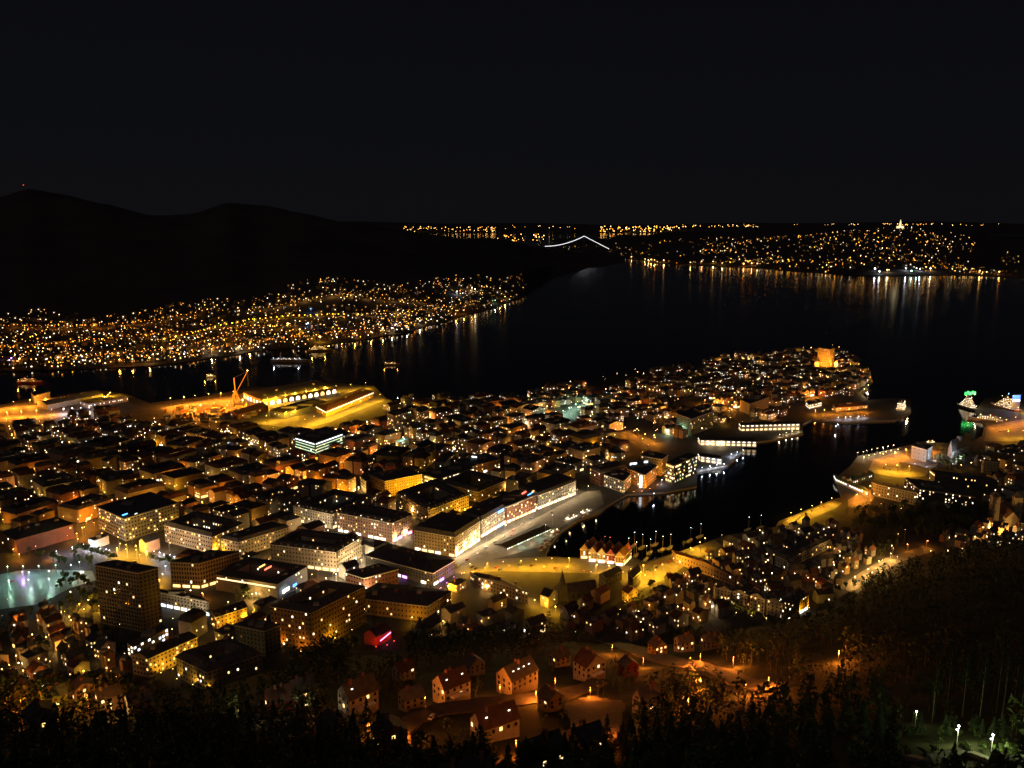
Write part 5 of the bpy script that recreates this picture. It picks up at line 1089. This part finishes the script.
far_town('fjord_suburb', west, 1.0, (-60, 526), dict(orange=6, amber=5, white=3, yellow=3, cool=1), 900, 3200, um_w, 1.5, 12, seed=3, ulow=.03)
far_town('waterfront_suburb', west, 1.0, (-20, 450), dict(orange=4, amber=4, white=3, yellow=3, cool=2), 200, 330, lambda px: .38, 1.5, 14, seed=13, ulow=.0)
def um_i(px):
    if px < 625: return .95 if px > 545 else 0
    if 1000 > px > 925: return .38 if px > 950 else .8
    return 1.0
far_town('island_town', island, .4, (548, 1060), dict(amber=5, white=3, orange=4, yellow=2), 60, 650, um_i, 3.0, 20, seed=5, ulow=.03)
far_town('island_hill_town', island, .4, (700, 975), dict(amber=5, white=3, orange=4, yellow=2), 120, 1500, lambda px: 1.04, 3.2, 26, seed=6, ulow=.12)
far_town('island_shore', island, .4, (640, 1050), dict(orange=4, amber=3, white=1), 0, 70, lambda px: .12, 3.6, 26, seed=8)
r2 = random.Random(4); Lm = MB()
for x0, x1, n_, y0, y1, rr in [(600, 680, 90, 226, 231.5, 13), (404, 497, 75, 226.5, 231.5, 11), (680, 760, 40, 224.5, 227, 9), (500, 600, 14, 225, 229, 8), (790, 860, 14, 223.5, 225, 8), (880, 935, 26, 223.5, 225, 9), (935, 1000, 12, 223.5, 225.5, 8), (495, 545, 30, 234, 241, 9)]:
    for i in range(n_):
        px = r2.uniform(x0, x1); y = r2.uniform(y0, y1); x, yy, d = ray(px, y); D = Dw(232.8, px)*(1.0+.05*r2.random())*.99 if x0 != 495 else 8200
        p = AD(px, y, D); Lm.octa(p.x, p.y, p.z, rr*r2.uniform(.6, 1.3)*(.45 if x0 == 495 else 1), FARB[r2.choice(['orange', 'amber', 'amber', 'yellow', 'white'])])
o = link('horizon_lamps', Lm.mesh('horizon_lamps')); o['kind'] = 'stuff'; o['category'] = 'street lamps'; o['label'] = 'faint lamp chains of the farthest coast on the horizon'
# brighter single lights across the water
def farlamp(px, u, sl, amp, col, power, r, hh=14):
    px += rnd.uniform(-3, 3)*(sl is island); u += rnd.uniform(0, .08)*(sl is island); power *= rnd.choice([.15, .4, .8, 1.5]) if sl is island else 1; r *= rnd.uniform(.5, 1)
    p = sl.at(px, u, amp); o = thing('floodlight_mast', 'floodlight', (p.x, p.y, p.z-1), 0, None, 'floodlight masts across the fjord')
    m = MB(); m.cyl(0, 0, 0, hh, .3, .2, M_POLE, 4); m.octa(0, 0, hh+r*.6, r, BULB[col], .8); o.data = m.mesh('floodlight_mast') if False else None
    link('pole', m.mesh('pole'), o) if False else None
    C.objects.unlink(o); bpy.data.objects.remove(o)
    o = thing('floodlight_mast', 'floodlight', (p.x, p.y, p.z-1), 0, None, 'floodlight masts across the fjord', m.mesh('floodlight_mast'))
    if power: light(col, power*(.05 if sl is island else .25), o, (0, -4, hh-1), 1)
    auto(o, '%s floodlight mast across the fjord' % CN[col], 'floodlight masts')
for px, u, c, pw, r in [(475, .55, 'white', 900000, 4), (472, .6, 'amber', 600000, 3), (457, .55, 'cool', 300000, 2), (500, .45, 'amber', 100000, 2), (495, .12, 'green', 90000, 1.6), (505, .12, 'amber', 200000, 2), (456, .1, 'orange', 200000, 2), (464, .05, 'orange', 200000, 2),
                         (308, .28, 'blue', 200000, 2.2), (311, .5, 'blue', 100000, 2), (396, .1, 'blue', 200000, 2), (400, .12, 'cool', 150000, 2), (392, .04, 'white', 200000, 2), (407, .04, 'white', 200000, 2), (420, .06, 'white', 200000, 2), (371, .03, 'orange', 250000, 2), (355, .04, 'orange', 250000, 2), (383, .05, 'amber', 200000, 2),
                         (212, .06, 'white', 300000, 2.2), (224, .05, 'white', 300000, 2.2), (240, .04, 'white', 300000, 2), (250, .05, 'amber', 250000, 2), (178, .12, 'yellow', 300000, 2.5), (162, .2, 'yellow', 300000, 2.5), (210, .14, 'yellow', 400000, 3), (300, .2, 'yellow', 300000, 2.4), (270, .3, 'yellow', 300000, 2.4), (288, .3, 'yellow', 500000, 3),
                         (120, .03, 'orange', 200000, 2), (133, .03, 'orange', 200000, 2), (150, .04, 'amber', 200000, 2), (20, .1, 'orange', 300000, 2.4), (12, .12, 'purple', 100000, 2), (320, .05, 'yellow', 500000, 3), (335, .1, 'orange', 200000, 2)]: farlamp(px, u, west, 1.0, c, pw, r)
for px, u, c, pw, r in [(652, .04, 'orange', 3e6, 5), (645, .04, 'amber', 3e6, 4), (655, .06, 'orange', 3e6, 5), (648, .02, 'white', 1e6, 4), (632, .04, 'amber', 2e6, 4), (664, .05, 'amber', 2e6, 4), (690, .04, 'amber', 2e6, 4), (700, .04, 'orange', 2e6, 4), (712, .05, 'amber', 2e6, 4), (725, .04, 'amber', 2e6, 4), (742, .04, 'orange', 3e6, 5), (750, .04, 'orange', 3e6, 5), (757, .05, 'white', 1e6, 4),
                         (875, .04, 'cool', 4e6, 6), (881, .04, 'cool', 3e6, 6), (887, .05, 'white', 3e6, 5), (903, .05, 'cool', 3e6, 5), (911, .05, 'green', 3e6, 5), (919, .05, 'cool', 2e6, 5), (928, .05, 'white', 2e6, 5), (978, .05, 'amber', 2e6, 5), (1000, .05, 'orange', 2e6, 4), (908, .04, 'cool', 2e6, 5), (915, .06, 'green', 2e6, 5)]: farlamp(px, u, island, .4, c, pw, r)
for ch, col_ in (([(0, .35), (80, .42), (160, .5), (300, .28)], 'orange'), ([(60, .14), (160, .2), (250, .3)], 'orange'), ([(250, .62), (340, .7), (430, .45)], 'amber'), ([(0, .72), (100, .68), (200, .78)], 'orange'), ([(200, .1), (300, .12), (420, .1)], 'orange'), ([(330, .4), (400, .3), (480, .25)], 'amber'), ([(60, .4), (75, .22), (92, .05)], 'orange')):
    for (a, ua), (b_, ub) in zip(ch, ch[1:]):
        n_ = max(3, int(abs(b_-a)/4.5))
        for i in range(n_):
            t = i/n_; p = west.at(a+(b_-a)*t+r2.uniform(-.6, .6), ua+(ub-ua)*t+r2.uniform(-.01, .01), 1.0); RESTL.octa(p.x, p.y, p.z+10, r2.uniform(.5, 1.1), FARB[col_])
            if i % 3 == 0: restlights.append((col_, 50000, (p.x, p.y, p.z+12)))
# motorway strip on the far slope: a chain of yellow lamps
for i in range(34):
    px = 165+i*5.6; u = (.38 if px < 250 else .36) + .10*math.sin((px-165)/60); p = west.at(px, u, 1.0)
    RESTL.octa(p.x, p.y, p.z+10, 1.7, FARB['yellow']); 
    if i % 2 == 0: restlights.append(('yellow', 60000, (p.x, p.y, p.z+12)))
p_ = [west.at(165+i*5.6, (.38 if 165+i*5.6 < 250 else .36) + .10*math.sin((i*5.6)/60), 1.0) for i in range(34)]
m = MB(); L_ = [(p.x, p.y+s*9, p.z+2.5) for p in p_ for s in (-1, 1)]; L_ += [(x, y, z-6) for x, y, z in L_]; o_ = 68
m.add(L_, [(2*i, 2*i+2, 2*i+3, 2*i+1) for i in range(33)]+[(2*i, 2*i+o_, 2*i+2+o_, 2*i+2) for i in range(33)], M_PAVE); structure('motorway', m)

# remaining lamps of the town in one object, each still giving its light
# scattered unlit-ground lamps of the farther quarters (more than three hundred lamps are already single things)
r3 = random.Random(11)
for poly, n_, wts in [(cen, 150, ('amber', 'white', 'orange', 'yellow')), (nor, 620, ('amber', 'white', 'orange', 'yellow', 'amber', 'white', 'cool')), (nord, 150, ('amber', 'orange', 'white', 'yellow', 'white', 'green')), (tip, 60, ('amber', 'orange', 'orange', 'yellow', 'white')), (eas, 60, ('amber', 'orange', 'white')), (swp, 30, ('yellow', 'orange', 'amber'))]:
    xs = [p[0] for p in poly]; ys = [p[1] for p in poly]; k = 0
    while k < n_:
        px, py = r3.uniform(min(xs), max(xs)), r3.uniform(min(ys), max(ys))
        if not inpoly(px, py, poly) or not inpoly(px, py, SH): k += .2; continue
        k += 1
        q = G(px, py); hh = r3.choice([5, 7, 9, 12, 15])
        if any(sat(Vector((q.x, q.y)), Vector((.5, 0)), Vector((0, .5)), f[3], f[4], f[5], .8) for f in FOOT if (f[0]-q.x)**2+(f[1]-q.y)**2 < (f[2]*1.3+10)**2): continue
        D = math.hypot(q.x, q.y); RESTL.cyl(q.x, q.y, 2.5, 2.5+hh, .1, .1, M_POLE, 3); RESTL.octa(q.x, q.y, 2.5+hh, r3.choice([.22, .28, .35, .5, .7])*(1 if D > 1000 else .7), BULB[r3.choice(wts)])
o = link('further_street_lamps', RESTL.mesh('further_street_lamps')); o['kind'] = 'stuff'; o['category'] = 'street lamps'; o['label'] = 'mass of smaller lamps scattered through the farther streets'
for c, pw, loc in restlights: light(c, pw, o, loc, .4)

# ================================================================== trees
def leafy(seed, conifer=False, n=260, size=1.0):
    r_ = random.Random(seed); m = MB()
    if conifer:
        H_ = 13
        for i in range(n):
            t = r_.random()**.8; z = 1.6+t*(H_-1.6); rad = (1-t)*3.1*(.35+.65*r_.random())*(1+.25*math.sin(z*4)); a = r_.uniform(0, 2*PI)
            c = Vector((rad*math.cos(a), rad*math.sin(a), z-rad*.25)); d = Vector((math.cos(a), math.sin(a), -.45)).normalized()*r_.uniform(.6, 1.1)*(1.2-t); s = Vector((-math.sin(a), math.cos(a), r_.uniform(-.3, .3)))*r_.uniform(.3, .6)
            m.add([c-s*.8, c+s*.8, c+d*1.3], [(0, 1, 2)], M_NEEDLE)
    else:
        cl = [(Vector((r_.uniform(-2.2, 2.2), r_.uniform(-2.2, 2.2), r_.uniform(4, 9.5))), r_.uniform(1.0, 2.1)) for _ in range(11)]
        for i in range(n):
            c0, rr = r_.choice(cl); d = Vector((r_.gauss(0, 1), r_.gauss(0, 1), r_.gauss(0, 1))).normalized()*rr*r_.uniform(.6, 1.05); c = c0+d; a = Vector((r_.gauss(0, 1), r_.gauss(0, 1), r_.gauss(0, 1))).normalized(); b_ = a.cross(d).normalized() if a.cross(d).length > .01 else a
            s = r_.uniform(.3, .6); m.add([c-a*s, c+b_*s, c+a*s, c-b_*s], [(0, 1, 2, 3)], M_LEAF)
    return m.mesh('crown')
def trunk(conifer):
    m = MB(); H_ = 12 if conifer else 6.5; m.cyl(0, 0, -1.5, H_, .28, .06, M_BARK, 6)
    if not conifer: [m.bar((0, 0, 3+i*.6), (1.9*math.cos(i*2.2), 1.9*math.sin(i*2.2), 5.8+i*.6), .09, M_BARK, 4) for i in range(5)]
    return m.mesh('trunk')
CR = {False: [leafy(i, False, 420) for i in range(4)], True: [leafy(i+20, True, 420) for i in range(4)]}; TR = {False: trunk(False), True: trunk(True)}
NT = {True: 0, False: 0}; CAP = {True: 295, False: 60}
def tree(p, con, s, where=''):
    if NT[con] >= CAP[con]: return False
    NT[con] += 1
    o = thing('spruce_tree' if con else 'broadleaf_tree', 'tree', p, rnd.uniform(0, 6.28), None, 'spruces of the slope' if con else 'broadleaf trees'); o.scale = (s, s, s*rnd.uniform(.9, 1.15))
    link('trunk', TR[con], o); link('crown', rnd.choice(CR[con]), o)
    auto(o, ('dark spruce tree' if con else 'broad leafy tree') + where, 'spruces' if con else 'leafy trees'); return True
HOUSEZ = [[(395, 770), (385, 735), (330, 735), (320, 685), (390, 690), (425, 660), (480, 668), (545, 655), (560, 640), (610, 630), (640, 640), (720, 655), (790, 680), (770, 700), (690, 685), (640, 700), (628, 750), (560, 775)]]
CLR = [[(590, 632), (640, 640), (700, 655), (760, 672), (790, 686), (770, 704), (700, 688), (630, 672), (600, 655)], [(560, 700), (630, 696), (632, 740), (600, 760), (565, 735)], [(380, 770), (385, 712), (440, 700), (520, 692), (600, 672), (612, 690), (560, 708), (440, 730), (420, 770)],
       [(335, 722), (335, 690), (385, 690), (385, 722)], [(418, 706), (418, 668), (475, 665), (475, 706)], [(480, 696), (480, 660), (545, 662), (545, 700)], [(455, 745), (455, 700), (530, 700), (530, 745)], [(510, 768), (510, 728), (565, 725), (565, 768)], [(555, 685), (555, 642), (612, 640), (612, 685)],
       [(905, 768), (905, 735), (1024, 745), (1024, 768)], [(800, 672), (800, 650), (840, 650), (840, 672)], [(350, 648), (405, 642), (410, 668), (350, 676)], [(125, 700), (125, 680), (265, 655), (300, 668), (245, 706)], [(690, 642), (695, 622), (770, 622), (820, 602), (850, 588), (862, 596), (826, 622), (760, 642)]]
r4 = random.Random(21); cand = []
def near_foot(x, y, mrg):
    q = Vector((x, y)); return any(sat(q, Vector((.5, 0)), Vector((0, .5)), f[3], f[4], f[5], mrg) for f in FOOT if (f[0]-x)**2+(f[1]-y)**2 < (f[2]*1.5+14)**2)
a0, a1 = _tab[2][0], _tab[-3][0]
tries = 0
while len(cand) < 3300 and tries < 40000:
    tries += 1
    az = r4.uniform(a0, a1); de, re, dm = hill_par(az); rr = math.sqrt(r4.uniform(150**2, (re-4)**2)); x, y = rr*math.sin(az), rr*math.cos(az); z = hillz(x, y); px, py = proj((x, y, z))
    if px < -40 or px > 1064 or py > 900: continue
    if any(inpoly(px, py, c) for c in CLR): continue
    inh = inpoly(px, py, HOUSEZ[0])
    if inh and r4.random() < .3: continue
    if near_foot(x, y, 5): continue
    cand.append((rr, x, y, z, px, py, inh))
cand.sort()
FO = MB(); kf = 0
def wood_tree(x, y, z, con, s, n_):
    H_ = 11*s
    FO.cyl(x, y, z-1, z+H_*.6, .22, .1, M_BARK, 3)
    for i in range(n_):
        t = r4.random(); zz = z+H_*(.2+.8*t); rad = ((1-t)*2.8 if con else 2.9*math.sin(PI*min(.97, .15+t*.85)))*s*(.4+.6*r4.random()); a = r4.uniform(0, 2*PI); c = Vector((x+rad*math.cos(a), y+rad*math.sin(a), zz)); e = r4.uniform(.9, 1.7)*s
        d = Vector((r4.gauss(0, 1), r4.gauss(0, 1), r4.gauss(0, .7))).normalized()*e; f_ = Vector((r4.gauss(0, 1), r4.gauss(0, 1), r4.gauss(0, .7))).normalized()*e
        FO.add([c-d*.6, c+d*.6, c+f_], [(0, 1, 2)], M_NEEDLE if con else M_LEAF)
for rr, x, y, z, px, py, inh in cand:
    con = (r4.random() < .6) and not inh; s = r4.uniform(.75, 1.35)*(.6 if inh else 1)
    if 890 < px < 1010 and 700 < py < 775: s *= .5
    vis = py < 800 and -20 < px < 1044
    if vis and rr < 420 and tree(Vector((x, y, z-.3)), con, s): continue
    if False:
        if r4.random() < .18 and tree(Vector((x, y, z-.3)), False, s): continue
    wood_tree(x, y, z, con, s, 16 if rr > 350 else 34); kf += 1
grove = [([(846, 514), (885, 506), (985, 505), (992, 529), (935, 537), (860, 541)], 210), ([(630, 600), (655, 596), (690, 622), (640, 644), (612, 640)], 60), ([(100, 600), (128, 640), (128, 668), (40, 660), (0, 630), (60, 600)], 45),
         ([(400, 634), (560, 622), (640, 628), (640, 646), (480, 648), (400, 652)], 70), ([(840, 545), (900, 545), (880, 560), (850, 566)], 25), ([(940, 452), (982, 450), (985, 466), (942, 470)], 50), ([(270, 652), (330, 640), (360, 650), (330, 662)], 30), ([(232, 588), (262, 588), (262, 602), (236, 604)], 12)]
for G_, n_ in grove:
    xs = [p[0] for p in G_]; ys = [p[1] for p in G_]; k = 0; t_ = 0
    while k < n_ and t_ < 4000:
        t_ += 1; px, py = r4.uniform(min(xs), max(xs)), r4.uniform(min(ys), max(ys))
        if not inpoly(px, py, G_): continue
        p = HP(px, py)
        if near_foot(p.x, p.y, 1.5): continue
        wood_tree(p.x, p.y, p.z, False, r4.uniform(.6, 1.0), 30); k += 1
o = link('hillside_wood', FO.mesh('hillside_wood')); o['kind'] = 'stuff'; o['category'] = 'wood'; o['label'] = 'dense dark wood covering the slope below the viewpoint'
# town trees
def tt(px, py, s=1, where='', jit=0):
    p = G(px+rnd.uniform(-jit, jit), py+rnd.uniform(-jit, jit)*.4)
    if hillz(p.x, p.y) > 2.6: p = HP(px, py)
    if near_foot(p.x, p.y, 2): return
    tree(p, False, s*rnd.uniform(.8, 1.15), where)
CAP[False] = 296
for i in range(12): tt(78+i*3.4, 551+i*.9, .8)
for i in range(9): tt(150+i*3.4, 560+i*.8, .7)
for px, py in [(66, 583), (72, 586), (78, 584), (84, 586), (90, 588), (60, 590), (98, 600), (90, 604), (82, 600), (100, 590), (94, 612), (70, 606), (60, 612), (50, 614), (40, 618), (30, 616), (20, 620), (56, 624), (76, 626), (88, 630), (46, 632), (14, 632), (66, 636), (98, 640), (108, 634), (112, 645), (104, 655), (92, 660), (118, 650), (6, 640), (0, 655), (24, 650), (40, 648),
               (60, 566), (66, 564), (74, 560), (52, 562), (40, 560), (80, 566), (90, 566), (28, 556), (300, 634), (322, 640), (335, 636), (345, 630), (330, 648), (312, 650), (288, 645), (355, 650), (350, 642), (340, 610), (350, 604), (362, 600), (250, 590), (256, 594), (262, 598), (248, 598), (258, 586), (242, 592)]: tt(px, py, 1.0, '', 2)
for i in range(26): tt(rnd.uniform(400, 640), rnd.uniform(628, 646), .9)
for i in range(60): tt(rnd.uniform(858, 990), rnd.uniform(510, 532), 1.1)
for i in range(40): tt(rnd.uniform(640, 860), rnd.uniform(545, 625), .8)
for i in range(22): tt(rnd.uniform(935, 985), rnd.uniform(450, 468), .8)
for i in range(14): tt(718+i*5, 605+i*1.7, .6)
for i in range(10): tt(300+i*5, 482-i*3, .8, '', 3)
for i, (px, py, hh) in enumerate([(962, 716, 24), (979, 724, 27), (996, 712, 27), (1002, 718, 25), (932, 722, 22), (1014, 704, 26), (947, 706, 23), (1020, 722, 24)]):
    p = HP(px, py); o = thing('pine_tree', 'tree', p, i, None, 'tall bare-stemmed pines by the garden path'); m = MB(); m.cyl(0, 0, -2, hh, .22, .1, mat('pale_bark', (.16, .13, .10), .9, .1, .2, 1)); [m.bar((0, 0, hh*.6+k), (1.6*math.cos(k*2.4), 1.6*math.sin(k*2.4), hh*.6+k+.8), .06, M_BARK, 4) for k in range(5)]; link('trunk', m.mesh('trunk'), o)
    c = link('crown', CR[True][i % 4], o, (0, 0, hh-11)); c.scale = (.85, .85, 1.0); c.rotation_euler = (0, 0, i*1.3); auto(o, 'tall bare-stemmed pine', 'pines', px, py)
for i in range(34):
    px, py = rnd.uniform(885, 1024), rnd.uniform(722, 768); p = HP(px, py); p.z -= 1.8; tree(p, False, rnd.uniform(.28, .45), ' among low bushes')
print('TREES', NT, 'wood', kf, 'lights', NLIGHT[0], 'objects', len(bpy.data.objects))

# ================================================================== labels: each repeated thing named by its look and the landmark beside it
ORD = ['first', 'second', 'third', 'fourth', 'fifth', 'sixth', 'seventh', 'eighth', 'ninth', 'tenth', 'eleventh', 'twelfth', 'thirteenth', 'fourteenth', 'fifteenth', 'sixteenth', 'seventeenth', 'eighteenth', 'nineteenth', 'twentieth']
groups = {}
for o, base, noun, px, py in REG:
    b_ = min(LAND, key=lambda l: (l[0]-px)**2+((l[1]-py)*1.8)**2); dx, dy = px-b_[0], (py-b_[1])*1.8; dd = math.hypot(dx, dy)
    if dd < 9: rel = 'at'
    elif abs(dy) > abs(dx): rel = ('beyond' if dy < 0 else 'far before') if dd > 60 else ('behind' if dy < 0 else 'before')
    else: rel = ('far ' if dd > 60 else '')+('left of' if dx < 0 else 'right of')
    groups.setdefault((base, rel, b_[2]), []).append((px, o))
for (base, rel, lm), v in groups.items():
    v.sort(key=lambda t: t[0])
    for i, (px, o) in enumerate(v):
        if len(v) == 1: o['label'] = '%s %s %s' % (base, rel, lm)
        else:
            w_ = ORD[i] if i < 20 else '%dth' % (i+1)
            o['label'] = '%s, %s from left %s %s' % (base, w_, rel, lm)

import re
for o, base, noun, px, py in REG:
    for a_, c_ in ((' on the slope', ''), ('street lamp', 'lamp'), (' from left', '')):
        if len(re.findall(r"[A-Za-z0-9][A-Za-z0-9']*", o['label'])) > 16: o['label'] = o['label'].replace(a_, c_)
